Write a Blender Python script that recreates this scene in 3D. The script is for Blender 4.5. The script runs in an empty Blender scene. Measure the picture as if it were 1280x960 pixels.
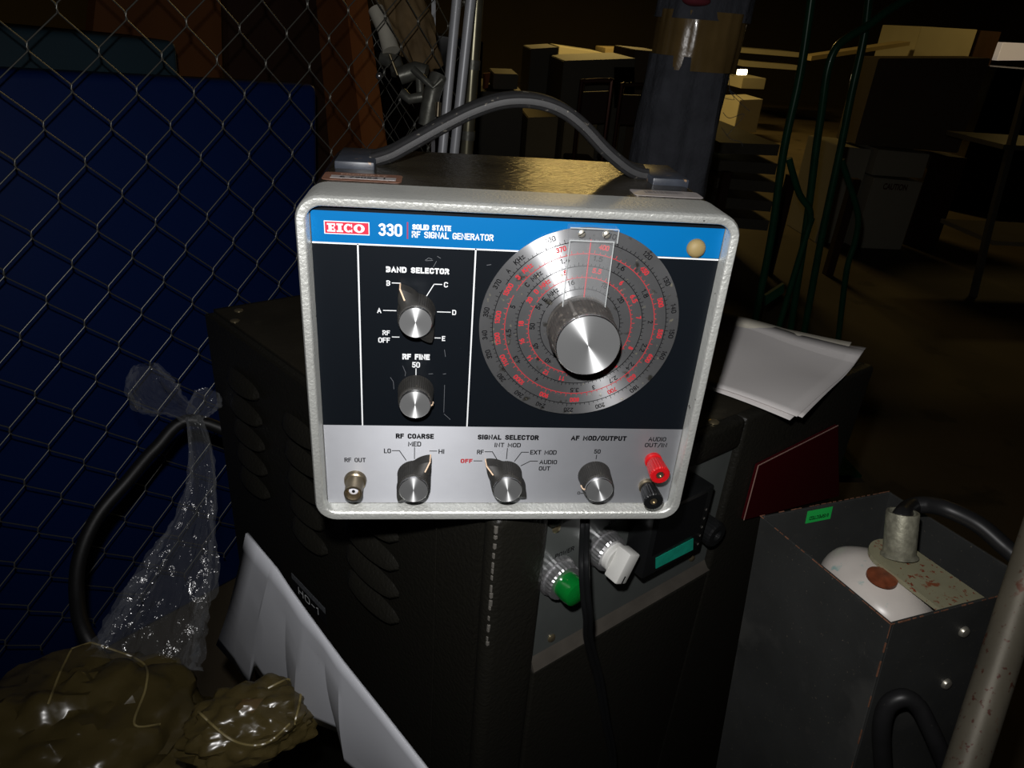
import bpy, bmesh, math, random
from mathutils import Matrix, Vector, noise
from mathutils.bvhtree import BVHTree
random.seed(7)
PI = math.pi
scene = bpy.context.scene
COL = scene.collection

# ------------------------------------------------------------------ camera, world, lights, exposure
cam_d = bpy.data.cameras.new('camera')
cam_d.lens = 24.947; cam_d.sensor_width = 36.0; cam_d.clip_start = 0.01; cam_d.clip_end = 60
cam = bpy.data.objects.new('camera', cam_d); COL.objects.link(cam)
CAM = Vector((-0.04336, -0.33343, 0.26696))
rt = Vector((0.993396, -0.090868, 0.070046)); up = Vector((-0.019585, 0.467247, 0.88391)); bk = Vector((-0.113048, -0.879445, 0.462382))
cam.matrix_world = Matrix(((rt.x, up.x, bk.x, CAM.x), (rt.y, up.y, bk.y, CAM.y), (rt.z, up.z, bk.z, CAM.z), (0, 0, 0, 1)))
scene.camera = cam

w = bpy.data.worlds.new('World'); scene.world = w; w.use_nodes = True
w.node_tree.nodes['Background'].inputs[0].default_value = (0.75, 0.62, 0.4, 1)
w.node_tree.nodes['Background'].inputs[1].default_value = 0.0006

def lamp(name, kind, loc, power, color, size=0.1, size_y=None, rot=None, spot=None):
    d = bpy.data.lights.new(name, kind); d.energy = power; d.color = color
    if kind == 'AREA':
        d.size = size
        if size_y: d.shape = 'RECTANGLE'; d.size_y = size_y
    else:
        d.shadow_soft_size = size
    if spot: d.spot_size = spot; d.spot_blend = 0.6
    o = bpy.data.objects.new(name, d); COL.objects.link(o); o.location = loc
    if rot: o.rotation_euler = rot
    return o
# the compact camera's own flash, a few centimetres above its lens, aimed along the view
fl = lamp('camera_flash', 'SPOT', CAM + up * 0.045 - rt * 0.012, 9.4, (1.0, 0.98, 0.97), 0.006, spot=math.radians(118))
fl.data.spot_blend = 1.0
fl.matrix_world = Matrix.Translation(fl.location) @ cam.matrix_world.to_3x3().to_4x4()
# warm tube lamps far down the warehouse ceiling
LAMPS = [((1.55, 7.7), 58.0), ((6.6, 6.9), 12.0)]
for (lx, ly), pw in LAMPS:
    lamp('ceiling_lamp_light', 'AREA', (lx, ly, 1.66), pw, (1.0, 0.68, 0.21), 1.1, 0.5)
vs = scene.view_settings
vs.view_transform = 'Standard'; vs.look = 'None'; vs.gamma = 1.0; vs.use_curve_mapping = False; vs.exposure = 0.0

# ------------------------------------------------------------------ materials
def lin(r, g, b):
    f = lambda c: (c / 255 / 12.92) if c / 255 <= 0.04045 else ((c / 255 + 0.055) / 1.055) ** 2.4
    return (f(r), f(g), f(b), 1.0)
def mat(name, c, rough=0.5, metal=0.0, var=0.0, vscale=20, bump=0.0, bscale=200, bdist=0.0005, spots=None, alpha=1.0,
        trans=0.0, ior=1.45, aniso=0.0, radial=False, emit=None, spec=0.5, sheen=0, stretch=None, rvar=0.0, coat=0.0, tang=None):
    m = bpy.data.materials.new(name); m.use_nodes = True
    nt = m.node_tree; N = nt.nodes; L = nt.links; b = N['Principled BSDF']
    b.inputs['Base Color'].default_value = c; b.inputs['Roughness'].default_value = rough
    b.inputs['Metallic'].default_value = metal; b.inputs['IOR'].default_value = ior
    b.inputs['Alpha'].default_value = alpha; b.inputs['Transmission Weight'].default_value = trans
    b.inputs['Specular IOR Level'].default_value = spec; b.inputs['Coat Weight'].default_value = coat
    tc = N.new('ShaderNodeTexCoord'); src = tc.outputs['Object']
    if stretch:
        mp = N.new('ShaderNodeMapping'); mp.inputs['Scale'].default_value = stretch; L.new(src, mp.inputs[0]); src = mp.outputs[0]
    colsock = None
    if var:
        n = N.new('ShaderNodeTexNoise'); n.inputs['Scale'].default_value = vscale; n.inputs['Detail'].default_value = 6; L.new(src, n.inputs['Vector'])
        rp = N.new('ShaderNodeValToRGB'); rp.color_ramp.elements[0].position = 0.3; rp.color_ramp.elements[1].position = 0.72
        rp.color_ramp.elements[0].color = tuple(x * (1 - var) for x in c[:3]) + (1,)
        rp.color_ramp.elements[1].color = tuple(min(1, x * (1 + var)) for x in c[:3]) + (1,)
        L.new(n.outputs[0], rp.inputs[0]); colsock = rp.outputs[0]
        if rvar:
            mr = N.new('ShaderNodeMapRange'); mr.inputs['To Min'].default_value = max(0.05, rough - rvar); mr.inputs['To Max'].default_value = min(1, rough + rvar)
            L.new(n.outputs[0], mr.inputs[0]); L.new(mr.outputs[0], b.inputs['Roughness'])
    for sp in (spots or []):                       # (scale, threshold, colour): dust, rust, wear
        n = N.new('ShaderNodeTexNoise'); n.inputs['Scale'].default_value = sp[0]; n.inputs['Detail'].default_value = 5; L.new(src, n.inputs['Vector'])
        rp = N.new('ShaderNodeValToRGB'); rp.color_ramp.elements[0].position = sp[1]; rp.color_ramp.elements[1].position = min(1, sp[1] + 0.06)
        L.new(n.outputs[0], rp.inputs[0])
        mx = N.new('ShaderNodeMix'); mx.data_type = 'RGBA'; L.new(rp.outputs[0], mx.inputs['Factor'])
        if colsock: L.new(colsock, mx.inputs['A'])
        else: mx.inputs['A'].default_value = c
        mx.inputs['B'].default_value = sp[2]; colsock = mx.outputs['Result']
    if colsock: L.new(colsock, b.inputs['Base Color'])
    if bump:
        n = N.new('ShaderNodeTexNoise'); n.inputs['Scale'].default_value = bscale; n.inputs['Detail'].default_value = 3; L.new(src, n.inputs['Vector'])
        bp = N.new('ShaderNodeBump'); bp.inputs['Strength'].default_value = bump; bp.inputs['Distance'].default_value = bdist
        L.new(n.outputs[0], bp.inputs['Height']); L.new(bp.outputs[0], b.inputs['Normal'])
    if aniso and tang:
        b.inputs['Anisotropic'].default_value = aniso
        cv = N.new('ShaderNodeCombineXYZ')
        for i_ in range(3): cv.inputs[i_].default_value = tang[i_]
        L.new(cv.outputs[0], b.inputs['Tangent'])
    elif aniso:
        b.inputs['Anisotropic'].default_value = aniso
        tg = N.new('ShaderNodeTangent'); tg.direction_type = 'RADIAL'; tg.axis = 'Z'; L.new(tg.outputs[0], b.inputs['Tangent']); b.inputs['Anisotropic Rotation'].default_value = 0.25
    if emit:
        b.inputs['Emission Color'].default_value = emit[0]; b.inputs['Emission Strength'].default_value = emit[1]
    return m
M = {}
M['bezel'] = mat('silver_hammered_paint', lin(222, 224, 219), 0.42, 0.70, bump=0.55, bscale=620, bdist=0.0006, var=0.05, vscale=60, spots=[(260, 0.70, lin(70, 68, 62))])
M['case'] = mat('dark_case_enamel', lin(50, 46, 38), 0.20, 0.0, var=0.35, vscale=30, bump=0.7, bscale=520, bdist=0.0005, spots=[(28, 0.62, lin(30, 28, 22))], stretch=(0.45, 1.6, 1), rvar=0.14, spec=0.8)
M['bevelled'] = mat('bezel_side_enamel', lin(92, 92, 82), 0.4, 0.1, var=0.15, vscale=50, bump=0.4, bscale=600, bdist=0.0005)
M['silver'] = mat('silver_print', lin(163, 165, 170), 0.58, 0.72, var=0.02, vscale=90, spots=[(420, 0.76, lin(150, 150, 150))], aniso=0.85, tang=(0, 0, 1))
M['black_print'] = mat('black_print', lin(15, 19, 24), 0.32, 0.0, spots=[(700, 0.755, lin(70, 76, 82))], spec=0.35)
M['blue_print'] = mat('blue_print', lin(2, 98, 158), 0.34, 0.0, spec=0.3)
M['white_ink'] = mat('white_ink', lin(225, 228, 230), 0.5)
M['black_ink'] = mat('black_ink', lin(10, 10, 13), 0.75, spec=0.1)
M['red_ink'] = mat('red_ink', lin(182, 42, 50), 0.5)
M['dull_red_ink'] = mat('dull_red_ink', lin(140, 45, 85), 0.5)
M['logo_red'] = mat('logo_red', lin(192, 38, 62), 0.45)
M['dial'] = mat('spun_aluminium_dial', lin(150, 151, 153), 0.42, 0.8, var=0.10, vscale=45, aniso=0.955, spots=[(130, 0.62, lin(92, 90, 84)), (260, 0.66, lin(205, 200, 180))], spec=0.5)
M['spun'] = mat('spun_aluminium', lin(215, 217, 218), 0.42, 0.85, aniso=0.93)
M['ring'] = mat('bright_aluminium_rim', lin(225, 225, 225), 0.25, 1.0)
M['knob'] = mat('dusty_black_plastic', lin(44, 43, 41), 0.55, 0.0, var=0.2, vscale=160, spots=[(500, 0.66, lin(72, 68, 62))])
M['knob_dirty'] = mat('very_dusty_black_plastic', lin(62, 59, 56), 0.65, 0.0, var=0.35, vscale=140, spots=[(330, 0.60, lin(92, 87, 80))])
M['bone'] = mat('cream_inlay', lin(235, 205, 175), 0.5)
M['acrylic'] = mat('clear_acrylic', (0.85, 0.88, 0.9, 1), 0.04, 0.0, alpha=0.06, ior=1.5, spec=0.8)
M['nickel'] = mat('tarnished_nickel', lin(165, 152, 128), 0.32, 0.9, var=0.2, vscale=150)
M['screw'] = mat('screw_steel', lin(215, 210, 195), 0.35, 0.8)
M['ptfe'] = mat('white_insulator', lin(225, 225, 232), 0.4)
M['dark'] = mat('black_void', lin(8, 8, 10), 0.6)
M['red_plastic'] = mat('red_plastic', lin(196, 22, 28), 0.33, 0.0)
M['black_plastic'] = mat('black_plastic', lin(22, 23, 24), 0.33, 0.0)
M['pilot'] = mat('amber_lens', lin(140, 122, 80), 0.6)
M['vinyl'] = mat('dark_vinyl_strap', lin(31, 31, 32), 0.6, var=0.15, vscale=200, spots=[(300, 0.66, lin(100, 96, 88))])
M['strapcap'] = mat('strap_cap', lin(50, 54, 62), 0.4, var=0.2, vscale=90, spots=[(260, 0.67, lin(130, 105, 80))])
M['tan_label'] = mat('tan_label', lin(112, 78, 62), 0.5, var=0.2, vscale=150)
M['silver_label'] = mat('silver_label', lin(176, 170, 168), 0.35, 0.3, var=0.12, vscale=150)
M['crackle'] = mat('black_crackle_paint', lin(27, 26, 22), 0.42, 0.0, bump=0.7, bscale=330, bdist=0.0012, spots=[(420, 0.72, lin(48, 47, 40))], spec=0.35)
M['top_black'] = mat('dusty_black_top', lin(38, 35, 28), 0.5, var=0.3, vscale=14, bump=0.4, bscale=300, bdist=0.0008, spots=[(18, 0.62, lin(52, 48, 38))], spec=0.3)
M['worn'] = mat('worn_edge', lin(105, 102, 96), 0.5)
M['grey_panel'] = mat('grey_control_panel', lin(86, 90, 88), 0.42, 0.2, var=0.08, vscale=30, bump=0.2, bscale=500, bdist=0.0003)
M['lip'] = mat('panel_lip_paint', lin(72, 68, 62), 0.5, var=0.15, vscale=60)
M['chrome'] = mat('chrome', lin(215, 215, 217), 0.28, 0.9, bump=0.1, bscale=200)
M['green_lens'] = mat('green_lens', lin(10, 120, 45), 0.12, 0.0, trans=0.25, coat=0.6)
M['white_plastic'] = mat('white_plastic', lin(208, 208, 204), 0.35)
M['teal'] = mat('green_tape', lin(20, 150, 125), 0.5, var=0.15, vscale=120)
M['dark_red'] = mat('dark_red_acrylic', lin(58, 8, 14), 0.2, 0.0)
M['lit_edge'] = mat('painted_lit_edge', lin(150, 120, 110), 0.3)
M['brass'] = mat('screw_brass', lin(185, 170, 135), 0.3, 0.9)
M['paper'] = mat('white_paper', lin(210, 206, 204), 0.75, var=0.03, vscale=10)
M['paper_b'] = mat('white_paper_edge', lin(222, 216, 200), 0.75)
M['black_steel'] = mat('black_painted_steel', lin(60, 61, 60), 0.48, 0.1, var=0.22, vscale=12, spots=[(60, 0.68, lin(66, 66, 64)), (500, 0.69, lin(120, 112, 98)), (9, .56, lin(74, 74, 72))], bump=0.15, bscale=200, rvar=0.1)
M['rust_edge'] = mat('rusty_edge', lin(120, 82, 62), 0.7, var=0.4, vscale=200)
M['rust_plate'] = mat('rust_speckled_zinc', lin(172, 168, 138), 0.48, 0.3, var=0.1, vscale=40, spots=[(300, 0.60, lin(150, 70, 45)), (110, .62, lin(158, 92, 62))])
M['zinc'] = mat('rough_zinc', lin(150, 148, 130), 0.5, 0.4, var=0.3, vscale=220, bump=0.5, bscale=350, bdist=0.0006)
M['pole'] = mat('rusty_grey_paint', lin(108, 102, 88), 0.5, 0.2, var=0.2, vscale=25, spots=[(90, 0.62, lin(100, 62, 45)), (260, 0.62, lin(86, 52, 40))], bump=0.3, bscale=150, stretch=(1, 1, 0.6))
M['rubber'] = mat('black_rubber', lin(34, 34, 35), 0.42, var=0.15, vscale=60, spots=[(150, 0.68, lin(75, 70, 64))])
M['deep_rubber'] = mat('deep_black_rubber', lin(16, 16, 17), 0.5, bump=0.2, bscale=200)
M['ceramic'] = mat('white_ceramic', lin(215, 208, 200), 0.3, var=0.06, vscale=50, spots=[(70, 0.66, lin(160, 190, 185))])
M['amber_disc'] = mat('rust_brown_disc', lin(130, 70, 45), 0.4, var=0.4, vscale=150)
M['green_sticker'] = mat('green_sticker', lin(40, 190, 85), 0.45)
M['card'] = mat('white_coated_card', lin(176, 178, 184), 0.6, var=0.05, vscale=12, spots=[(160, 0.735, lin(70, 70, 72))])
M['card_back'] = mat('brown_card', lin(110, 66, 44), 0.8, var=0.2, vscale=80)
M['wire'] = mat('galvanised_wire', lin(150, 150, 142), 0.38, 0.75, var=0.1, vscale=60)
M['blue_plastic'] = mat('blue_plastic', lin(6, 36, 92), 0.5, var=0.08, vscale=3, bump=0.05, bscale=80)
M['grey_blue'] = mat('grey_blue_plastic', lin(42, 62, 72), 0.5, var=0.08, vscale=5)
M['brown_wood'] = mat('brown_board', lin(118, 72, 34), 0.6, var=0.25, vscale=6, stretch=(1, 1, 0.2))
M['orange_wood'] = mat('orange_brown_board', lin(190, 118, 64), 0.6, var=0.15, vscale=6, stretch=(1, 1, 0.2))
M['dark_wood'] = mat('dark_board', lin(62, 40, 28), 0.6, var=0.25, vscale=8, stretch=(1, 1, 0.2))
M['grey_paint'] = mat('light_grey_paint', lin(205, 207, 212), 0.4, 0.2, var=0.06, vscale=30)
M['galv_post'] = mat('galvanised_post', lin(150, 145, 122), 0.3, 0.7, var=0.35, vscale=14, bump=0.2, bscale=60)
M['dark_metal'] = mat('dark_pot_metal', lin(120, 120, 112), 0.4, 0.5, var=0.3, vscale=60, bump=0.4, bscale=120, bdist=0.001)
M['blanket'] = mat('grey_moving_blanket', lin(74, 76, 83), 0.95, var=0.2, vscale=30, bump=0.8, bscale=180, bdist=0.002)
M['amber_tape'] = mat('amber_packing_tape', lin(118, 96, 58), 0.25, var=0.2, vscale=14, bump=0.3, bscale=40, bdist=0.003, coat=0.4)
M['clear_film'] = mat('clear_stretch_film', (0.5, 0.52, 0.55, 1), 0.10, 0.0, alpha=0.035, spec=1.0, ior=1.7, bump=0.9, bscale=90, bdist=0.002, coat=0.5)
M['amber_bag'] = mat('amber_poly_bag', lin(76, 66, 38), 0.24, 0.0, alpha=0.72, spec=0.6, var=0.25, vscale=9, bump=0.6, bscale=26, bdist=0.004)
M['bag_seam'] = mat('bag_seam', lin(120, 108, 70), 0.3, alpha=0.9)
M['green_paint'] = mat('dark_green_paint', lin(28, 72, 50), 0.3, 0.1, var=0.2, vscale=30, coat=0.3)
M['concrete'] = mat('worn_concrete', lin(88, 78, 60), 0.7, var=0.3, vscale=1.6, bump=0.2, bscale=30, bdist=0.002, spots=[(5, 0.62, lin(68, 60, 46))])
M['wall'] = mat('dark_wall_paint', lin(60, 54, 44), 0.8, var=0.1, vscale=1)
M['white_enamel'] = mat('white_enamel', lin(188, 183, 164), 0.5, var=0.04, vscale=4)
M['grey_cab'] = mat('grey_cabinet_paint', lin(120, 116, 100), 0.6, var=0.06, vscale=4)
M['brown_cab'] = mat('brown_grey_cabinet', lin(112, 98, 80), 0.6, var=0.06, vscale=4)
M['carton'] = mat('pale_carton', lin(165, 150, 115), 0.8, var=0.06, vscale=6)
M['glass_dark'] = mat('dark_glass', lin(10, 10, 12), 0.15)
M['shelf'] = mat('shelf_paint', lin(110, 105, 92), 0.5, 0.1, var=0.1, vscale=6)
M['tube'] = mat('fluorescent_tube', (1, 1, 1, 1), 0.5, emit=((1.0, 0.82, 0.48, 1), 6.0))
M['cool_tube'] = mat('cool_light_panel', (1, 1, 1, 1), 0.5, emit=((0.75, 0.62, 0.52, 1), 0.24))
M['red_cloth'] = mat('dark_red_cloth', lin(110, 40, 50), 0.9)
M['tan_cloth'] = mat('tan_wrap', lin(135, 112, 78), 0.8, var=0.3, vscale=20, bump=0.5, bscale=50, bdist=0.003)

# ------------------------------------------------------------------ helpers
def obj(name, bm, m, parent=None, F=None, label=None, smooth=True, angle=35):
    """bm is in the frame F (or world); the origin is moved to the mesh's middle."""
    F = F or Matrix.Identity(4)
    vs_ = [v.co for v in bm.verts]
    c = Vector([(min(v[i] for v in vs_) + max(v[i] for v in vs_)) / 2 for i in range(3)])
    bmesh.ops.translate(bm, verts=bm.verts, vec=-c)
    bmesh.ops.recalc_face_normals(bm, faces=bm.faces)
    me = bpy.data.meshes.new(name); bm.to_mesh(me); bm.free()
    if smooth:
        for p in me.polygons: p.use_smooth = True
        me.set_sharp_from_angle(angle=math.radians(angle))
    for mm in (m if isinstance(m, (list, tuple)) else [m]): me.materials.append(mm)
    o = bpy.data.objects.new(name, me); COL.objects.link(o)
    W = F @ Matrix.Translation(c)
    if parent is not None:
        bpy_update(parent); o.parent = parent; o.matrix_parent_inverse = WM[parent.name].inverted()
    o.matrix_basis = W
    WM[o.name] = W
    if label: o['label'] = label
    return o
WM = {}
def bpy_update(p):
    if p.name not in WM: WM[p.name] = p.matrix_basis.copy()
def thing(name, label, cat, loc=(0, 0, 0), group=None):
    o = bpy.data.objects.new(name, None); COL.objects.link(o); o.location = loc; o.empty_display_size = 0.05
    WM[o.name] = Matrix.Translation(loc)
    return tag(o, label, cat, group)
def tag(o, label, cat, group=None):
    o['label'] = label; o['category'] = cat
    if group: o['group'] = group
    return o
def struct(o): o['kind'] = 'structure'; return o
def frame(o, X, Y):
    X = Vector(X).normalized(); Y = Vector(Y); Z = X.cross(Y).normalized(); Y = Z.cross(X)
    return Matrix(((X.x, Y.x, Z.x, o[0]), (X.y, Y.y, Z.y, o[1]), (X.z, Y.z, Z.z, o[2]), (0, 0, 0, 1)))
def B(): return bmesh.new()
def box(bm, a, b, F=None, bev=0.0, seg=2):
    r = bmesh.ops.create_cube(bm, size=1)['verts']
    for v in r:
        v.co = Vector([(a[i] + b[i]) / 2 + v.co[i] * (b[i] - a[i]) for i in range(3)])
    if bev:
        es = list({e for v in r for e in v.link_edges})
        nv = bmesh.ops.bevel(bm, geom=es, offset=bev, segments=seg, affect='EDGES', profile=0.5)['verts']
        r = list({v for v in nv if v.is_valid} | {v for v in r if v.is_valid})
    if F is not None: bmesh.ops.transform(bm, matrix=F, verts=r)
    return bm
def loops(bm, rings, cap0=True, cap1=True, closed=True):
    R_ = [[bm.verts.new(p) for p in ring] for ring in rings]
    n = len(R_[0])
    for a, b in zip(R_, R_[1:]):
        for i in range(n if closed else n - 1):
            j = (i + 1) % n
            bm.faces.new((a[i], a[j], b[j], b[i]))
    if cap0: bm.faces.new(R_[0][::-1])
    if cap1: bm.faces.new(R_[-1])
    return R_
def lathe(bm, prof, n=32, c=(0, 0), mod=None, cap0=True, cap1=True):
    """profile of (r, z) about local z through c"""
    rings = []
    for r, z in prof:
        rings.append([Vector((c[0] + (r * (mod(2 * PI * i / n, r, z) if mod else 1)) * math.cos(2 * PI * i / n),
                              c[1] + (r * (mod(2 * PI * i / n, r, z) if mod else 1)) * math.sin(2 * PI * i / n), z)) for i in range(n)])
    loops(bm, rings, cap0, cap1)
    return bm
def tube(bm, pts, r, n=10, flat=None, radii=None):
    pts = [Vector(p) for p in pts]; rings = []; prev = None
    for i, p in enumerate(pts):
        t = (pts[min(i + 1, len(pts) - 1)] - pts[max(i - 1, 0)]).normalized()
        if prev is None:
            a = t.orthogonal().normalized()
            if flat is not None: a = (Vector(flat) - t * Vector(flat).dot(t)).normalized()
        else:
            a = (prev - t * prev.dot(t)).normalized()
        prev = a; b = t.cross(a)
        rr = radii[i] if radii else r
        ra, rb = (rr if isinstance(rr, (tuple, list)) else (rr, rr))
        rings.append([p + a * ra * math.cos(2 * PI * j / n) + b * rb * math.sin(2 * PI * j / n) for j in range(n)])
    loops(bm, rings)
    return bm
def spline(pts, k=8):
    pts = [Vector(p) for p in pts]; out = []
    for i in range(len(pts) - 1):
        p0 = pts[max(i - 1, 0)]; p1 = pts[i]; p2 = pts[i + 1]; p3 = pts[min(i + 2, len(pts) - 1)]
        for s in range(k):
            t = s / k
            out.append(0.5 * ((2 * p1) + (p2 - p0) * t + (2 * p0 - 5 * p1 + 4 * p2 - p3) * t * t + (3 * p1 - p0 - 3 * p2 + p3) * t ** 3))
    out.append(pts[-1]); return out
def prism(bm, poly, z0, z1, F=None):
    """polygon (x, y) extruded z0..z1"""
    a = [bm.verts.new((p[0], p[1], z0)) for p in poly]; b = [bm.verts.new((p[0], p[1], z1)) for p in poly]
    n = len(poly)
    bm.faces.new(a[::-1]); bm.faces.new(b)
    for i in range(n):
        j = (i + 1) % n; bm.faces.new((a[i], a[j], b[j], b[i]))
    if F is not None: bmesh.ops.transform(bm, matrix=F, verts=a + b)
    return bm
def hull4(bm, front, off):
    """a quad (3-D corners) given thickness along the vector off"""
    f = [Vector(p) for p in front]; off = Vector(off)
    loops(bm, [f, [p + off for p in f]])
    return bm
def rrect(x0, x1, y0, y1, r, z, n=7):
    out = []
    for cx, cy, a0 in ((x1 - r, y1 - r, 0), (x0 + r, y1 - r, 90), (x0 + r, y0 + r, 180), (x1 - r, y0 + r, 270)):
        for i in range(n + 1):
            a = math.radians(a0 + 90 * i / n); out.append(Vector((cx + r * math.cos(a), cy + r * math.sin(a), z)))
    return out
def line(bm, pts, wd, z0=0.0, z1=0.00012):
    """thin printed stroke on a plane"""
    for (xa, ya), (xb, yb) in zip(pts, pts[1:]):
        d = Vector((xb - xa, yb - ya, 0)); L_ = d.length; d.normalize(); nn = Vector((-d.y, d.x, 0)) * wd / 2; e = d * wd * 0.3
        a = Vector((xa, ya, 0)) - e; b = Vector((xb, yb, 0)) + e
        prism(bm, [(a - nn)[:2], (b - nn)[:2], (b + nn)[:2], (a + nn)[:2]], z0, z1)
    return bm
def glyphs(bm, s, x0, x1, y0, y1, bold=0.0, z=0.0, dz=0.00012, rot=None, space=1.0):
    """lettering fitted into the box x0..x1, y0..y1 (cap height) and laid at height z"""
    cu = bpy.data.curves.new('t', 'FONT'); cu.body = s; cu.offset = bold; cu.resolution_u = 3; cu.space_character = space
    ob = bpy.data.objects.new('t', cu); COL.objects.link(ob)
    me = bpy.data.meshes.new_from_object(ob)
    COL.objects.unlink(ob); bpy.data.objects.remove(ob); bpy.data.curves.remove(cu)
    t = bmesh.new(); t.from_mesh(me)
    if t.verts:
        xs = [v.co.x for v in t.verts]; ys = [v.co.y for v in t.verts]
        ax, bx, ay, by = min(xs), max(xs), min(ys), max(ys)
        sx = (x1 - x0) / max(1e-6, bx - ax); sy = (y1 - y0) / max(1e-6, by - ay)
        for v in t.verts: v.co = Vector((x0 + (v.co.x - ax) * sx, y0 + (v.co.y - ay) * sy, z + dz))
        if rot:   # (angle, cx, cy)
            bmesh.ops.rotate(t, verts=t.verts, cent=(0, 0, 0), matrix=Matrix.Rotation(rot[0], 3, 'Z'))
            bmesh.ops.translate(t, verts=t.verts, vec=(rot[1], rot[2], 0))
        m2 = bpy.data.meshes.new('t'); t.to_mesh(m2); bm.from_mesh(m2); bpy.data.meshes.remove(m2)
    t.free(); bpy.data.meshes.remove(me)
    return bm
mm = 0.001
def _arc(cx, cy, rx, ry, a0, a1, n=8):
    return [(cx + rx * math.cos(math.radians(a0 + (a1 - a0) * i / n)), cy + ry * math.sin(math.radians(a0 + (a1 - a0) * i / n))) for i in range(n + 1)]
def _glyph(c):
    """narrow sans letters as pen strokes: (width, strokes) with cap height 1"""
    w = .50; r = .22
    O_ = _arc(w - r, 1 - r, r, r, 0, 90) + _arc(r, 1 - r, r, r, 90, 180) + _arc(r, r, r, r, 180, 270) + _arc(w - r, r, r, r, 270, 360) + [(w, 1 - r)]
    C_ = _arc(w - r, 1 - r, r, r, 10, 90) + _arc(r, 1 - r, r, r, 90, 180) + _arc(r, r, r, r, 180, 270) + _arc(w - r, r, r, r, 270, 350)
    P_ = [(0, 0), (0, 1)] + _arc(w - .24, .76, .24, .24, 90, -90) + [(0, .52)]
    S_ = _arc(.25, .76, .24, .24, 20, 180) + _arc(.25, .74, .24, .2, 180, 250, 4) + _arc(.25, .26, .24, .24, 70, 0, 4) + _arc(.25, .24, .24, .24, 0, -160)
    D = {'A': (.56, [[(0, 0), (.28, 1), (.56, 0)], [(.09, .33), (.47, .33)]]),
         'B': (.5, [P_, _arc(w - .26, .26, .26, .26, 90, -90) + [(0, 0)]]), 'C': (.5, [C_]),
         'D': (.52, [[(0, 0), (0, 1), (.27, 1)] + _arc(.27, .75, .25, .25, 90, 0) + _arc(.27, .25, .25, .25, 0, -90) + [(0, 0)]]),
         'E': (.42, [[(.42, 0), (0, 0), (0, 1), (.42, 1)], [(0, .52), (.36, .52)]]), 'F': (.42, [[(0, 0), (0, 1), (.42, 1)], [(0, .52), (.36, .52)]]),
         'G': (.5, [C_ + [(.5, .45), (.3, .45)]]), 'H': (.5, [[(0, 0), (0, 1)], [(.5, 0), (.5, 1)], [(0, .52), (.5, .52)]]), 'I': (.02, [[(0, 0), (0, 1)]]),
         'K': (.5, [[(0, 0), (0, 1)], [(.48, 1), (0, .42)], [(.16, .6), (.5, 0)]]), 'L': (.4, [[(0, 1), (0, 0), (.4, 0)]]),
         'M': (.64, [[(0, 0), (0, 1), (.32, .25), (.64, 1), (.64, 0)]]), 'N': (.52, [[(0, 0), (0, 1), (.52, 0), (.52, 1)]]), 'O': (.5, [O_]),
         'P': (.5, [P_]), 'R': (.5, [P_, [(.26, .52), (.5, 0)]]), 'S': (.49, [S_]), 'T': (.5, [[(0, 1), (.5, 1)], [(.25, 1), (.25, 0)]]),
         'U': (.5, [[(0, 1)] + _arc(.25, .25, .25, .25, 180, 360) + [(.5, 1)]]), 'V': (.54, [[(0, 1), (.27, 0), (.54, 1)]]), 'W': (.76, [[(0, 1), (.19, 0), (.38, .8), (.57, 0), (.76, 1)]]),
         'X': (.52, [[(0, 0), (.52, 1)], [(0, 1), (.52, 0)]]), 'z': (.4, [[(0, .66), (.4, .66), (0, 0), (.4, 0)]]), '/': (.4, [[(0, -.08), (.4, 1.05)]]), '-': (.3, [[(0, .5), (.3, .5)]]),
         '.': (.04, [[(0, 0), (.03, .03)]]), ' ': (.28, []), '0': (.48, [[(p[0] * .96, p[1]) for p in O_]]), '1': (.2, [[(0, .8), (.16, 1), (.16, 0)]]),
         '2': (.46, [_arc(.23, .77, .23, .23, 160, -30) + [(0, 0), (.46, 0)]]), '3': (.46, [_arc(.22, .77, .22, .23, 150, -90) , _arc(.22, .27, .24, .27, 90, -150)]),
         '4': (.5, [[(.38, 0), (.38, 1), (0, .3), (.5, .3)]]), '5': (.46, [[(.42, 1), (.05, 1), (.02, .55)] + _arc(.21, .31, .25, .31, 120, -150)]),
         '6': (.46, [_arc(.23, .30, .23, .30, 0, 360, 14), [(0, .32), (.06, .7), (.34, 1)]]), '7': (.44, [[(0, 1), (.44, 1), (.14, 0)]]),
         '8': (.46, [_arc(.23, .76, .20, .23, 0, 360, 14), _arc(.23, .26, .23, .27, 0, 360, 14)]), '9': (.46, [_arc(.23, .70, .23, .30, 0, 360, 14), [(.46, .68), (.4, .3), (.12, 0)]])}
    return D[c]
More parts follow.
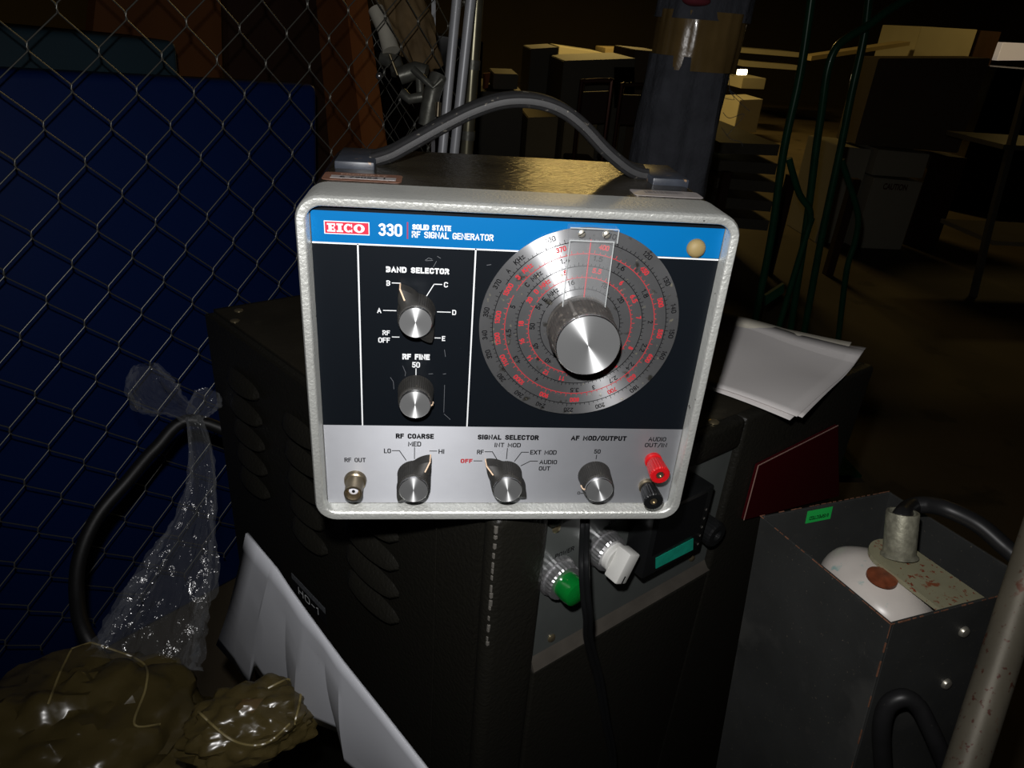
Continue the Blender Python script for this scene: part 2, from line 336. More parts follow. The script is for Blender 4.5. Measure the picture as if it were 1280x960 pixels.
def strokes(bm, s, x0, x1, y0, y1, wt=.13, z=0.0, dz=0.00012, rot=None, gap=.26, flat=None):
    """pen-stroke lettering fitted into x0..x1 (stroke edges) at cap height y0..y1"""
    adv = 0; items = []
    for i, c in enumerate(s):
        gw, st = _glyph(c); items.append((adv, st)); adv += gw + gap
    adv -= gap; h = y1 - y0; pw = wt * h; sx = (x1 - x0 - pw) / max(adv, .02) if adv > .05 else h; sy = h - pw
    if len(s) == 1: sx = min(sx, h * 1.2)
    T = Matrix.Identity(3); ox, oy = 0, 0
    if rot: T = Matrix.Rotation(rot[0], 3, 'Z'); ox, oy = rot[1], rot[2]
    si = 0
    for a, st in items:
        for pl in st:
            si += 1; zq = z + (si % 4) * 8e-6
            P = [Vector((x0 + pw / 2 + (a + p[0]) * sx, y0 + pw / 2 + p[1] * sy, 0)) for p in pl]
            P = [p for i, p in enumerate(P) if i == 0 or (p - P[i - 1]).length > 1e-7]
            n = len(P)
            if n < 2: continue
            cl = (P[0] - P[-1]).length < pw * .1 and n > 4
            Lf, Rt = [], []
            for i, p in enumerate(P):
                a_ = P[i - 1] if i else (P[-2] if cl else None); b_ = P[i + 1] if i < n - 1 else (P[1] if cl else None)
                d1 = (p - a_).normalized() if a_ is not None else None; d2 = (b_ - p).normalized() if b_ is not None else None
                if d1 is None: d1 = d2
                if d2 is None: d2 = d1
                n1 = Vector((-d1.y, d1.x, 0)); n2 = Vector((-d2.y, d2.x, 0)); m = n1 + n2
                m = m.normalized() if m.length > .05 else n1
                k = min(1.6, 1 / max(.3, m.dot(n1))); e = Vector((0, 0, 0))
                if not cl and i == 0: e = -d1 * pw * .5
                if not cl and i == n - 1: e = d2 * pw * .5
                Lf.append(p + m * k * pw / 2 + e); Rt.append(p - m * k * pw / 2 + e)
            q = []
            for l, r in zip(Lf, Rt):
                l = T @ l; r = T @ r
                q.append((bm.verts.new((l.x + ox, l.y + oy, zq + dz)), bm.verts.new((r.x + ox, r.y + oy, zq + dz))))
            for (l0, r0), (l1, r1) in zip(q, q[1:]): bm.faces.new((l0, r0, r1, l1))
    return bm

# ------------------------------------------------------------------ the room
FLOOR = -0.8
def slab_struct(name, a, b, m):
    bm = B(); box(bm, a, b); return struct(obj(name, bm, m, smooth=False))
slab_struct('floor', (-4, -3, FLOOR - 0.1), (10, 13, FLOOR), M['concrete'])
slab_struct('ceiling', (-4, -3, 2.0), (10, 13, 2.1), M['wall'])
slab_struct('wall_back', (-4, 13, FLOOR), (10, 13.1, 2.0), M['wall'])
slab_struct('wall_front', (-4, -3.1, FLOOR), (10, -3, 2.0), M['wall'])
slab_struct('wall_left', (-4.1, -3, FLOOR), (-4, 13, 2.0), M['wall'])
slab_struct('wall_right', (10, -3, FLOOR), (10.1, 13, 2.0), M['wall'])

# ------------------------------------------------------------------ signal generator (front plane y=0, bottom z=0)
gen = thing('signal_generator', 'silver-framed bench instrument with blue, black and silver face, standing on the black cabinet', 'test instrument', (0, 0.065, 0))
PF = frame((0, 0.00614, 0), (1, 0, 0), (0, 0, 1))      # local x right, y up, z out of the panel
PW, PH = 0.108, 0.1869
# bezel
bm = B(); d0 = 6.14 * mm
def rr(i, z, r, it=None, ib=None, n=7):
    it = i if it is None else it; ib = i if ib is None else ib
    return rrect(-PW + i, PW - i, ib, PH - it, r, z, n)
rings = [rr(.0018, -.0250, .0115), rr(.0002, -.0250, .012), rr(.0001, -.008, .012), rr(0, .0036, .012), rr(.0003, .0050, .0117), rr(.0011, d0, .011),
         rr(.0042, d0, .0085, .0041, .0049), rr(.0048, d0 - .0004, .008, .0046, .0055), rr(.0052, d0 - .0012, .0075, .0049, .0060), rr(.0062, -.0004, .0030, .0046, .0082),
         rr(.0066, -.0012, .0030, .0046, .0086)]
loops(bm, rings, False, False)
bezel = obj('bezel', bm, M['bezel'], gen, PF, label='silver textured frame around the face', angle=50)
bm = B()
for i in (0, 1):
    c_ = [rr(-.00012, -.0246, .012), rr(-.00012, -.0045, .012)][i]
# case behind
bm = B()
loops(bm, [rr(.0012, -.020, .011, .0006, .0012), rr(.0012, -.124, .011, .0006, .0012), rr(.004, -.1262, .009, .0040, .004)], True, True)
case = obj('case', bm, M['case'], gen, PF, label='dark enamelled case with scuffed top', angle=40)
bm = B()
for sx in (-1, 1):
    for yy in (-.028, -.112): lathe(bm, [(.005, 0), (.006, .003)], 16, (sx * .085, 0))
bm.free()
for sx in (-1, 1):
    for yy in (.034, .112):
        bm = B(); lathe(bm, [(.0055, -.0030), (.0065, .0012)], 16, (sx * .088, yy)); obj('rubber_foot', bm, M['deep_rubber'], gen)
# front panel
bm = B(); box(bm, (-.1016, .0084, -.0015), (.1016, .1822, 0)); panel = obj('front_panel', bm, M['black_print'], gen, PF, smooth=False, label='flat printed face plate')
Zp = 0.0001
bm = B(); box(bm, (-.1014, .0085, 0), (.1014, .0610, Zp)); obj('silver_field', bm, M['silver'], panel, PF, smooth=False)
bm = B(); box(bm, (-.1014, .1632, 0), (.1014, .1787, Zp)); obj('blue_band', bm, M['blue_print'], panel, PF, smooth=False)  # black left bare above the band stands in for shadow under the lip
bm = B(); line(bm, [(-.1012, .16315), (.1012, .16255)], .00075, 0, .00016); line(bm, [(-.0799, .1630), (-.0804, .0612)], .00075, 0, .00016); line(bm, [(-.0229, .1630), (-.0231, .0612)], .00075, 0, .00016)
obj('white_rule', bm, M['white_ink'], panel, PF, smooth=False)
# scratches in the black field
bm = B()
for pts in ([(-47.5, 156.3), (-45.8, 157.6), (-44.2, 157.0)], [(-47.2, 156.1), (-43.8, 156.4)], [(-41.6, 158.6), (-40.0, 157.6)], [(-42, 156), (-43.5, 153)], [(-44.8, 93.5), (-42.6, 93.7)], [(-37.2, 93.6), (-35.6, 93.9)],
            [(-36.2, 87), (-36.2, 70)], [(-36, 69), (-32.5, 65.5)], [(-65, 91), (-63.5, 88.5), (-63.2, 84)], [(-58.5, 98), (-57, 94), (-57.3, 92)], [(-36.8, 108), (-36.2, 104)], [(-17, 155), (-15, 155.4)]):
    line(bm, [(a * mm, b * mm) for a, b in pts], .00018, 0, .00013)
obj('scratch', bm, mat('scratch_grey', lin(105, 108, 112), 0.5), panel, PF, smooth=False)['kind'] = 'stuff'
# logo
bm = B(); box(bm, (-.09540, .1676, Zp), (-.0742, .17395, .0002)); logo = obj('logo_plate', bm, M['white_ink'], panel, PF, smooth=False, label='red maker plate lettered EICO')
bm = B(); box(bm, (-.0950, .1680, .0002), (-.0746, .17355, .00028)); obj('logo_field', bm, M['logo_red'], panel, PF, smooth=False)
bm = B(); z0, z1 = .00028, .00036
RC = [0]
def rect(x0, y0, x1, y1):
    RC[0] += 1; prism(bm, [(x0 * mm, y0 * mm), (x1 * mm, y0 * mm), (x1 * mm, y1 * mm), (x0 * mm, y1 * mm)], z0, z1 + RC[0] % 7 * 6e-6)
yb, yt = 168.75, 172.8
rect(-94.0, yb, -90.2, yb + .75); rect(-94.0, yt - .75, -90.2, yt); rect(-93.3, yb, -91.9, yt); rect(-92, 170.4, -90.9, 171.1); rect(-90.7, yb, -90.2, yb + 1.4); rect(-90.7, yt - 1.4, -90.2, yt); rect(-91.0, 170.1, -90.7, 171.4)
rect(-89.6, yb, -86.6, yb + .75); rect(-89.6, yt - .75, -86.6, yt); rect(-88.85, yb, -87.35, yt)
def arc_ring(cx, cy, ro, ri, sx, a0, a1, n=20):
    for i in range(n):
        t0 = math.radians(a0 + (a1 - a0) * i / n); t1 = math.radians(a0 + (a1 - a0) * (i + 1) / n)
        prism(bm, [((cx + ri * sx * .62 * math.cos(t0)) * mm, (cy + ri * math.sin(t0)) * mm), ((cx + ro * sx * math.cos(t0)) * mm, (cy + ro * math.sin(t0)) * mm),
                   ((cx + ro * sx * math.cos(t1)) * mm, (cy + ro * math.sin(t1)) * mm), ((cx + ri * sx * .62 * math.cos(t1)) * mm, (cy + ri * math.sin(t1)) * mm)], z0, z1)
cy = (yb + yt) / 2
arc_ring(-84.1, cy, 2.05, 1.3, 1.0, 42, 318); rect(-82.75, cy + .4, -82.3, yt); rect(-82.75, yb, -82.3, cy - .6)
arc_ring(-79.0, cy, 2.05, 1.3, 1.25, 0, 360, 28)
obj('logo_letter', bm, M['white_ink'], panel, PF, smooth=False)
# lettering
def word(s, x0, x1, y0, h, ink, bold=0.0, name='lettering'):
    bm = B(); strokes(bm, s, x0 * mm, x1 * mm, y0 * mm, (y0 + h) * mm, .18 if bold < .015 else .25, z=Zp, gap=.26 if bold < .015 else .34)
    return obj(name, bm, M[ink], panel, PF, smooth=False)
W_, K_, R_i = 'white_ink', 'black_ink', 'red_ink'
word('330', -69.9, -58.7, 167.7, 6.1, W_, .004)
word('SOLID STATE', -53.9, -35.3, 171.4, 2.7, W_, .032)
word('RF SIGNAL GENERATOR', -54.1, -14.5, 167.5, 3.2, W_, .010)
bm = B(); line(bm, [(-.05615, .1747), (-.05615, .1669)], .0007, Zp, .0002); obj('red_rule', bm, M['dull_red_ink'], panel, PF, smooth=False)
word('BAND SELECTOR', -66.6, -35.6, 149.5, 3.0, W_, .03)
word('B', -66.5, -64.6, 142.45, 2.8, W_, .01); word('C', -38.0, -36.0, 142.65, 2.8, W_, .01); word('A', -71.3, -69.2, 127.7, 2.8, W_, .01)
word('D', -33.4, -31.4, 127.85, 2.8, W_, .01); word('E', -38.3, -36.6, 113.1, 2.8, W_, .01); word('RF', -68.8, -65.0, 115.5, 2.7, W_, .01); word('OFF', -71.0, -65.0, 111.25, 2.9, W_, .01)
word('RF FINE', -58.7, -44.4, 101.9, 3.3, W_, .03); word('50', -53.6, -49.5, 97.2, 3.3, W_, .01)
word('RF COARSE', -62.4, -41.3, 52.8, 3.3, K_, .03); word('MED', -55.6, -48.3, 47.7, 3.2, K_, .008); word('LO', -69.0, -65.1, 43.0, 3.1, K_, .008); word('HI', -38.5, -35.2, 42.9, 3.1, K_, .008)
word('RF OUT', -91.0, -79.2, 36.8, 2.9, K_, .008); word('SIGNAL SELECTOR', -16.8, 18.0, 52.7, 3.3, K_, .03); word('INT MOD', -6.9, 8.1, 47.7, 3.0, K_, .008)
word('RF', -16.7, -12.8, 42.8, 3.0, K_, .008); word('EXT MOD', 13.9, 29.3, 42.9, 3.1, K_, .008); word('AUDIO', 19.9, 30.2, 36.3, 3.0, K_, .008); word('OUT', 19.9, 26.6, 31.8, 3.0, K_, .008)
word('OFF', -25.8, -19.0, 36.7, 2.9, R_i, .02); word('AF MOD/OUTPUT', 36.7, 69.2, 52.8, 3.3, K_, .03); word('50', 51.3, 55.1, 43.9, 3.0, K_, .008); word('0', 44.8, 46.5, 14.6, 2.2, K_, .008)
word('AUDIO', 82.3, 92.8, 52.8, 2.9, K_, .008); word('OUT/IN', 80.8, 94.0, 48.7, 2.9, K_, .008)
def lead(pts, ink):
    bm = B(); line(bm, [(a * mm, b * mm) for a, b in pts], .00042, Zp, .0002); obj('leader_line', bm, M[ink], panel, PF, smooth=False)
for p in ([(-63.7, 144), (-59.6, 144)], [(-39, 144.1), (-42.9, 144.1), (-46.5, 137.8)], [(-68.2, 129.2), (-61.8, 129.2)], [(-41, 129.3), (-34.3, 129.3)], [(-42, 114.7), (-39, 114.7)], [(-63.9, 114.6), (-60.3, 114.6)], [(-51.55, 96.6), (-51.55, 92.4)]):
    lead(p, W_)
for p in ([(-52, 47), (-52, 39.3)], [(-64.5, 44.7), (-60.4, 44.7), (-56.7, 38.3)], [(-39.4, 44.65), (-43.6, 44.65)], [(-12.2, 44.5), (-7.9, 44.5), (-4.2, 38)], [(.6, 46.9), (.5, 39.7)], [(13, 44.4), (8.9, 44.4), (5.3, 38.1)],
          [(18.8, 38.35), (14.5, 38.3), (9.2, 35)], [(-18.3, 38.2), (-13.5, 38.2)], [(53.1, 42.9), (53.1, 40.1)], [(46.8, 15.4), (48.5, 15.4)]):
    lead(p, K_)
# knobs
def knob(cx, cy, tip=None, label=None, line_ang=None):
    """round fluted knob; tip = angle of the two-winged pointer (radians, counter-clockwise from +x)"""
    n = 96; body = []
    def outline(r, ears, z):
        o = []
        for i in range(n):
            a = 2 * PI * i / n; q = r * (1 + (0.018 if i % 2 else 0))
            if tip is not None and ears:
                for tt, ln in ((tip, 7.0), (tip + PI, 7.6)):
                    dd = abs((a - tt + PI) % (2 * PI) - PI)
                    if dd < math.radians(36): q = max(q, (r + ln * ears * (1 - dd / math.radians(36)) ** 1.15))
            o.append(Vector(((cx + q * math.cos(a)) * mm, (cy + q * math.sin(a)) * mm, z * mm)))
        return o
    bm = B()
    loops(bm, [outline(9.6, 1, .4), outline(9.4, 1, 1.0), outline(9.1, .98, 7.5), outline(8.9, .25, 11.0), outline(8.75, 0, 12.6), outline(8.3, 0, 13.2)], True, True)
    kb = obj('knob', bm, M['knob'], gen, PF, label=label, angle=25)
    bm = B(); lathe(bm, [(8.05 * mm, 13.0 * mm), (8.15 * mm, 14.2 * mm), (8.15 * mm, 15.2 * mm), (7.8 * mm, 15.6 * mm)], 64, (cx * mm, cy * mm), cap0=False, cap1=False); obj('knob_rim', bm, M['ring'], kb, PF)
    bm = B(); lathe(bm, [(7.95 * mm, 14.6 * mm), (7.85 * mm, 15.55 * mm)], 64, (cx * mm, cy * mm)); obj('knob_cap', bm, M['spun'], kb, PF, label='turned aluminium cap')
    bm = B()
    if tip is not None:
        t = Vector((math.cos(tip), math.sin(tip), 0)); c = Vector((cx, cy, 0))
        P_ = [c + t * 16.6 + Vector((0, 0, .8)), c + t * 16.2 + Vector((0, 0, 7.6)), c + t * 11.2 + Vector((0, 0, 11.6))]
        tube(bm, [p * mm for p in P_], .00042, 6)
        obj('pointer_line', bm, M['bone'], kb, PF)
    elif line_ang is not None:
        t = Vector((math.cos(line_ang), math.sin(line_ang), 0)); c = Vector((cx, cy, 0))
        P_ = [c + t * 9.4 + Vector((0, 0, 9.5)), c + t * 8.9 + Vector((0, 0, 12.6)), c + t * 8.2 + Vector((0, 0, 13.4))]
        tube(bm, [p * mm for p in P_], .0005, 6)
        obj('pointer_line', bm, M['bone'], kb, PF)
    return kb
rad = math.radians
knob(-51.6, 129.4, rad(119), 'band selector knob pointing at B')
knob(-51.5, 83.2, None, 'plain round fine tuning knob', rad(-10))
knob(-52.0, 28.6, rad(57), 'coarse level knob pointing at HI')
knob(.6, 28.8, rad(138), 'signal selector knob pointing at OFF')
knob(53.3, 29.0, None, 'plain round output level knob', rad(187))
# dial
DC = (33.4, 124.0)
dF = PF
bm = B(); lathe(bm, [(52.4 * mm, .9 * mm), (52.8 * mm, 1.1 * mm), (52.8 * mm, 1.7 * mm), (52.5 * mm, 1.9 * mm)], 128, (DC[0] * mm, DC[1] * mm))
dial = obj('dial', bm, M['dial'], gen, PF, label='round spun aluminium tuning dial with five black and red scales')
bm = B(); lathe(bm, [(6 * mm, 0), (6 * mm, 1 * mm)], 24, (DC[0] * mm, DC[1] * mm)); obj('dial_hub', bm, M['nickel'], gen, PF)
def pol(r, a, z=0):      # a degrees clockwise from the top
    return ((DC[0] + r * math.sin(rad(a))) * mm, (DC[1] + r * math.cos(rad(a))) * mm)
zt = 1.9 * mm
def ring_marks(r, ink, a0, a1, ticks, big, inward, wdt=.00030):
    bm = B(); n = int((a1 - a0) / 2.5)
    for i in range(n):
        t0 = a0 + (a1 - a0) * i / n; t1 = a0 + (a1 - a0) * (i + 1) / n
        A_, B_, C_, D_ = pol(r - .17, t0), pol(r + .17, t0), pol(r + .17, t1), pol(r - .17, t1)
        prism(bm, [A_, B_, C_, D_], zt, zt + .0001)
    t = a0 + ticks; k = 1
    while t < a1:
        L_ = 1.9 if k % big == 0 else 1.1
        line(bm, [pol(r, t), pol(r + L_ * inward, t)], .00026, zt, zt + .0001); t += ticks; k += 1
    obj('scale_marking', bm, M[ink], dial, PF, smooth=False)
S0 = -27.6
ring_marks(45.9, K_, S0 - 34, S0 + 322, 3.05, 5, 1)
ring_marks(39.6, R_i, S0 - 34, S0 + 322, 4.1, 4, -1 * -1)
ring_marks(33.2, K_, S0 - 34, S0 + 322, 3.6, 5, 1)
ring_marks(27.2, R_i, S0 - 34, S0 + 322, 5.2, 4, 1)
ring_marks(21.1, K_, S0 - 34, S0 + 322, 6.0, 4, 1)
bm = B(); line(bm, [pol(51.6, S0 - .2), pol(19, S0 + .6)], .00026, zt, zt + .0001); obj('scale_marking', bm, M[K_], dial, PF, smooth=False)
def dtext(s, a, r, ink, h=2.75, wd=None, bold=.012):
    wd = wd or len(s) * 1.75
    bm = B(); x, y = pol(r, a)
    strokes(bm, s, -wd / 2 * mm, wd / 2 * mm, -h / 2 * mm, h / 2 * mm, .17 if bold < .02 else .2, z=zt, dz=.00014, rot=(-rad(a), x, y))
    obj('scale_number', bm, M[ink], dial, PF, smooth=False)
for s, a in (('100', -23.7), ('110', 11.7), ('120', 36.9), ('130', 57.5), ('140', 76.1), ('150', 92.7), ('160', 107.6), ('180', 136), ('200', 160.3), ('220', 180.8), ('240', 199.5), ('260', 215.7), ('280', 232.0), ('320', 250), ('340', 263), ('350', 277.7), ('370', 296.1)): dtext(s, a, 50.0, K_)
dtext('KHz', -44.6, 49.4, K_, wd=6.0); dtext('A', -53.8, 49.4, K_)
for s, a in (('370', -19.1), ('400', 9.6), ('450', 42.9), ('500', 69.8), ('550', 93.4), ('600', 113.2), ('650', 132.3), ('700', 149.1), ('800', 177.4), ('900', 200.5), ('1000', 223.1), ('1100', 242.1), ('1200', 259.4), ('1300', 275.4), ('1500', 296.2)): dtext(s, a, 43.6, R_i, bold=.03)
dtext('KHz', -44.3, 43.3, R_i, wd=6.0, bold=.03); dtext('B', -53.0, 43.3, R_i, bold=.03)
for s, a in (('1.4', -18.1), ('1.5', 7.7), ('1.6', 27.2), ('1.8', 58.3), ('2', 83.9), ('2.2', 107), ('2.4', 126.3), ('2.7', 144.2), ('3', 161.7), ('3.5', 178), ('4', 212.6), ('4.3', 237.9), ('4.5', 262.7), ('5', 285.7)): dtext(s, a, 37.5, K_, wd=len(s) * 1.6)
dtext('MHz', -43.1, 37.1, K_, wd=6.4); dtext('C', -53.2, 37.1, K_)
for s, a in (('5', -20.4), ('5.5', 9.6), ('6', 36.7), ('6.5', 57.8), ('7', 78.4), ('8', 111.4), ('9', 135), ('10', 160), ('11', 192), ('12', 209.8), ('14', 233), ('16', 253.1), ('18', 271.7), ('20', 296.8)): dtext(s, a, 31.2, R_i, bold=.03, wd=len(s) * 1.6)
dtext('MHz', -41.9, 31.0, R_i, wd=6.2, bold=.03); dtext('D', -52.8, 31.0, R_i, bold=.03)
for s, a in (('16', -16.8), ('18', 23.4), ('20', 51.3), ('40', 216.5), ('45', 242.1), ('50', 269.1), ('54', 295.7)): dtext(s, a, 25.2, K_)
dtext('MHz', -40.9, 24.6, K_, wd=6.2); dtext('E', -54.0, 24.8, K_)
# tuning knob
cx, cy = DC[0] * mm, DC[1] * mm
bm = B()
n = 120
flu = lambda a, r, z: 1 + (0.012 if int(round(a / (2 * PI) * n)) % 2 else 0)
lathe(bm, [(17.6 * mm, 2.2 * mm), (17.6 * mm, 3.6 * mm), (16.9 * mm, 4.4 * mm), (16.6 * mm, 21.5 * mm), (16.2 * mm, 22.4 * mm)], n, (cx, cy), flu)
tk = obj('tuning_knob', bm, M['knob_dirty'], gen, PF, label='large dusty black tuning knob', angle=25)
bm = B(); lathe(bm, [(15.9 * mm, 22.2 * mm), (16.25 * mm, 22.8 * mm), (16.25 * mm, 25.0 * mm), (15.8 * mm, 25.5 * mm)], 96, (cx, cy), cap0=False, cap1=False); obj('knob_rim', bm, M['ring'], tk, PF)
bm = B(); lathe(bm, [(15.9 * mm, 24.5 * mm), (15.8 * mm, 25.45 * mm)], 96, (cx, cy)); obj('knob_cap', bm, M['spun'], tk, PF, label='turned aluminium cap')
bm = B(); a_ = rad(117)
tube(bm, [(cx + math.cos(a_) * 17.3 * mm, cy + math.sin(a_) * 17.3 * mm, 5 * mm), (cx + math.cos(a_) * 16.9 * mm, cy + math.sin(a_) * 16.9 * mm, 22 * mm)], .0011, 8); obj('index_groove', bm, mat('worn_groove', lin(95, 92, 88), .6), tk, PF)
a_ = rad(197); bm = B()
bm2 = B(); F2_ = Matrix.Translation((cx + math.cos(a_) * 16.6 * mm, cy + math.sin(a_) * 16.6 * mm, 13 * mm)) @ Matrix.Rotation(a_, 4, 'Z')
lathe(bm, [(.2 * mm, -8 * mm), (2.2 * mm, -6.5 * mm), (2.8 * mm, 0), (2.2 * mm, 6.5 * mm), (.2 * mm, 8 * mm)], 16); bmesh.ops.transform(bm, matrix=F2_ @ Matrix.Diagonal((.5, 1.2, 1, 1)), verts=bm.verts)
bm2.free(); obj('finger_grip', bm, M['knob'], tk, PF)
# cursor: clear block, clear strip with a red hairline, two screws
bm = B(); box(bm, (.0214, .1702, 0), (.0460, .1778, .0062), bev=.0006); cursor = obj('dial_cursor', bm, M['acrylic'], gen, PF, label='clear acrylic cursor with a red hairline and two screws')
bm = B(); box(bm, (.0220, .1366, .0040), (.0444, .1716, .0064), bev=.0004); obj('cursor_strip', bm, M['acrylic'], cursor, PF)
bm = B(); box(bm, (.0329, .1368, .0036), (.0334, .1714, .00395)); obj('hairline', bm, M['red_ink'], cursor, PF, smooth=False)
for sx in (.0275, .0398):
    bm = B(); lathe(bm, [(.0019, .0062), (.0019, .0068), (.0016, .0074), (.0008, .0078)], 24, (sx, .1750))
    s_ = obj('screw', bm, M['screw'], cursor, PF)
    bm = B(); box(bm, (-.0017, -.00022, .0074), (.0017, .00022, .00785)); bmesh.ops.transform(bm, matrix=Matrix.Translation((sx, .1750, 0)) @ Matrix.Rotation(rad(40), 4, 'Z'), verts=bm.verts); obj('screw_slot', bm, M['dark'], cursor, PF, smooth=False)
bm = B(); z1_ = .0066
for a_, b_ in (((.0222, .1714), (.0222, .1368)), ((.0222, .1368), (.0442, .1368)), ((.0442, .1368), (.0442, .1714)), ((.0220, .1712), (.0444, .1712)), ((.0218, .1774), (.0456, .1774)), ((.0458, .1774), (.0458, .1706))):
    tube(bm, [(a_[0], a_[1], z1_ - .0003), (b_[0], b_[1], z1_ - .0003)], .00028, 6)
co_ = obj('edge_highlight', bm, mat('painted_edge_highlight', lin(200, 205, 205), 0.2, alpha=0.55), cursor, PF); co_['kind'] = 'stuff'  # pale tubes paint the bright highlights along the acrylic's edges
# pilot lamp
bm = B(); lathe(bm, [(.0048, 0), (.0048, .0012), (.0042, .0026), (.0028, .0036), (.001, .004)], 32, (.0882, .1683)); obj('pilot_lamp', bm, M['pilot'], gen, PF, label='round amber pilot lamp')
# coaxial socket
bm = B(); c_ = (-.0853, .0248); x_, y_ = c_
lathe(bm, [(.0062, 0), (.0064, .0008), (.0060, .0030), (.0052, .0036), (.0050, .0060), (.0049, .0125), (.0051, .0135), (.0050, .0138), (.0041, .0138), (.0041, .0050), (.0005, .0050)], 40, c_)
cx_ = obj('coaxial_socket', bm, M['nickel'], gen, PF, label='tarnished nickel output socket')
bm = B(); lathe(bm, [(.0026, .005), (.0026, .0108), (.0020, .0112)], 24, c_); obj('insulator', bm, M['ptfe'], cx_, PF)
bm = B(); lathe(bm, [(.0009, .0112), (.0009, .0116)], 12, c_); obj('centre_contact', bm, M['dark'], cx_, PF)
bm = B(); tube(bm, [(x_ - .0048, y_, .0105), (x_ - .0066, y_, .0105)], .0009, 8); tube(bm, [(x_ + .0048, y_, .0105), (x_ + .0066, y_, .0105)], .0009, 8); bm.free()
# binding posts
def post(c, m, label, tilt=0):
    bm = B(); lathe(bm, [(.0052, 0), (.0052, .0022), (.0046, .0026)], 32, c); cr = M['nickel'] if m == 'black_plastic' else M[m]
    base = obj('binding_post', bm, cr, gen, PF, label=label)
    bm = B(); lathe(bm, [(.0044, .0026), (.0044, .0055)], 28, c); obj('post_collar', bm, M[m], base, PF)
    bm = B(); nn = 48
    lathe(bm, [(.0048, .0050), (.0051, .0060), (.0056, .0145), (.0056, .0155), (.0050, .0162), (.0026, .0162), (.0024, .0145), (.0003, .0145)], nn, c, lambda a, r, z: 1 + (.045 if (int(round(a / (2 * PI) * nn)) % 2 and r > .0047) else 0))
    obj('post_cap', bm, M[m], base, PF, angle=20)
    bm = B(); lathe(bm, [(.0021, .0145), (.0021, .0158), (.0013, .0158), (.0013, .0150), (.0002, .0150)], 20, c); obj('post_contact', bm, M['nickel'], base, PF)
post((.0873, .0398), 'red_plastic', 'red binding post')
post((.0866, .0212), 'black_plastic', 'black binding post')
# handle
HY = .088
pts = [(-80, 188.2), (-77.1, 188.6), (-68, 192), (-59.3, 197.0), (-37.4, 210.1), (-21.3, 218.5), (-5.4, 223.8), (10.8, 224.6), (25.6, 221.1), (38.9, 213.3), (53.1, 201.4), (66.3, 192.5), (74, 189.3), (80, 188.6)]
path = spline([(a * mm, HY, b * mm) for a, b in pts], 5)
bm = B()
prof = []
for i in range(24):
    a = 2 * PI * i / 24; sgn = lambda v: (1 if v > 0 else -1)
    prof.append((.0098 * sgn(math.cos(a)) * abs(math.cos(a)) ** .5, .0017 * sgn(math.sin(a)) * abs(math.sin(a)) ** .6 * (1 + .25 * math.cos(6 * a))))
rings = []
for i, p in enumerate(path):
    t = (path[min(i + 1, len(path) - 1)] - path[max(i - 1, 0)]).normalized(); a = Vector((0, 1, 0)); b = t.cross(a)
    rings.append([p + a * u + b * v * 1.95 for u, v in prof])
loops(bm, rings); handle = obj('carrying_handle', bm, M['vinyl'], gen, label='flexed dark vinyl carrying strap', angle=60)
for x0, x1 in ((-.0975, -.0762), (.0790, .1002)):
    bm = B(); box(bm, (x0, .066, .1852), (x1, .108, .1902), bev=.0008)
    obj('handle_end', bm, M['strapcap'], handle, label=None)
# stickers
TF = frame((0, 0, .1864), (1, 0, 0), (0, 1, 0))
bm = B(); prism(bm, [(p.x, p.y) for p in rrect(-.1005, -.0605, .0365, .0545, .0025, 0, 4)], 0, .0002); st = obj('asset_label', bm, M['tan_label'], gen, TF, smooth=False, label='tan asset label with a pale strip of worn print')
bm = B(); box(bm, (-.0965, .0405, .0002), (-.0635, .0470, .0003)); obj('label_strip', bm, M['silver_label'], st, TF, smooth=False)
bm = B(); glyphs(bm, 'PROPERTY', -.092, -.068, .0490, .0515, .02, z=.0002); obj('lettering', bm, mat('pale_print', lin(190, 160, 140), .5), st, TF, smooth=False)
bm = B(); glyphs(bm, '6 79052 1', -.092, -.069, .0418, .0455, .02, z=.0003); obj('lettering', bm, M['black_ink'], st, TF, smooth=False)
bm = B(); prism(bm, [(p.x, p.y) for p in rrect(.0615, .0995, .0365, .0505, .002, 0, 4)], 0, .0002); st = obj('barcode_label', bm, M['silver_label'], gen, TF, smooth=False, label='silver barcode label')
bm = B(); random.seed(3); x = .069
while x < .090:
    wd = random.choice((.0003, .0005, .0008)); box(bm, (x, .0425, .0002), (x + wd, .0485, .00028)); x += wd + random.choice((.0003, .0006))
obj('bar_pattern', bm, mat('faded_print', lin(95, 92, 95), .5), st, TF, smooth=False)
# mains lead, hanging down in front of the black cabinet
cpts = [(0.0566, 0.0243, -0.0129), (0.0565, 0.0196, -0.0233), (0.0516, -0.0068, -0.0276), (0.0552, -0.0093, -0.0528), (0.0598, -0.0065, -0.0736), (0.0642, 0.0008, -0.0982), (0.0733, 0.0111, -0.1291), (0.0844, 0.0202, -0.165), (0.0987, 0.0289, -0.2218), (0.1191, 0.0414, -0.307)]
e_ = Vector(cpts[-1]); cpts += [tuple(e_ + Vector((.004, 0, -.12))), tuple(e_ + Vector((.01, -.01, -.30)))]
bm = B(); cp = spline(cpts, 6); ofs = Vector((.854, .521, 0)) * .0021
tube(bm, [p + ofs for p in cp], .0018, 10); tube(bm, [p - ofs for p in cp], .0018, 10)
tube(bm, [p + Vector((-.521, .854, 0)) * .0012 for p in cp], .0017, 8)
tag(obj('power_cord', bm, M['black_plastic']), 'flat black mains lead hanging from the instrument over the grey control panel', 'cord')

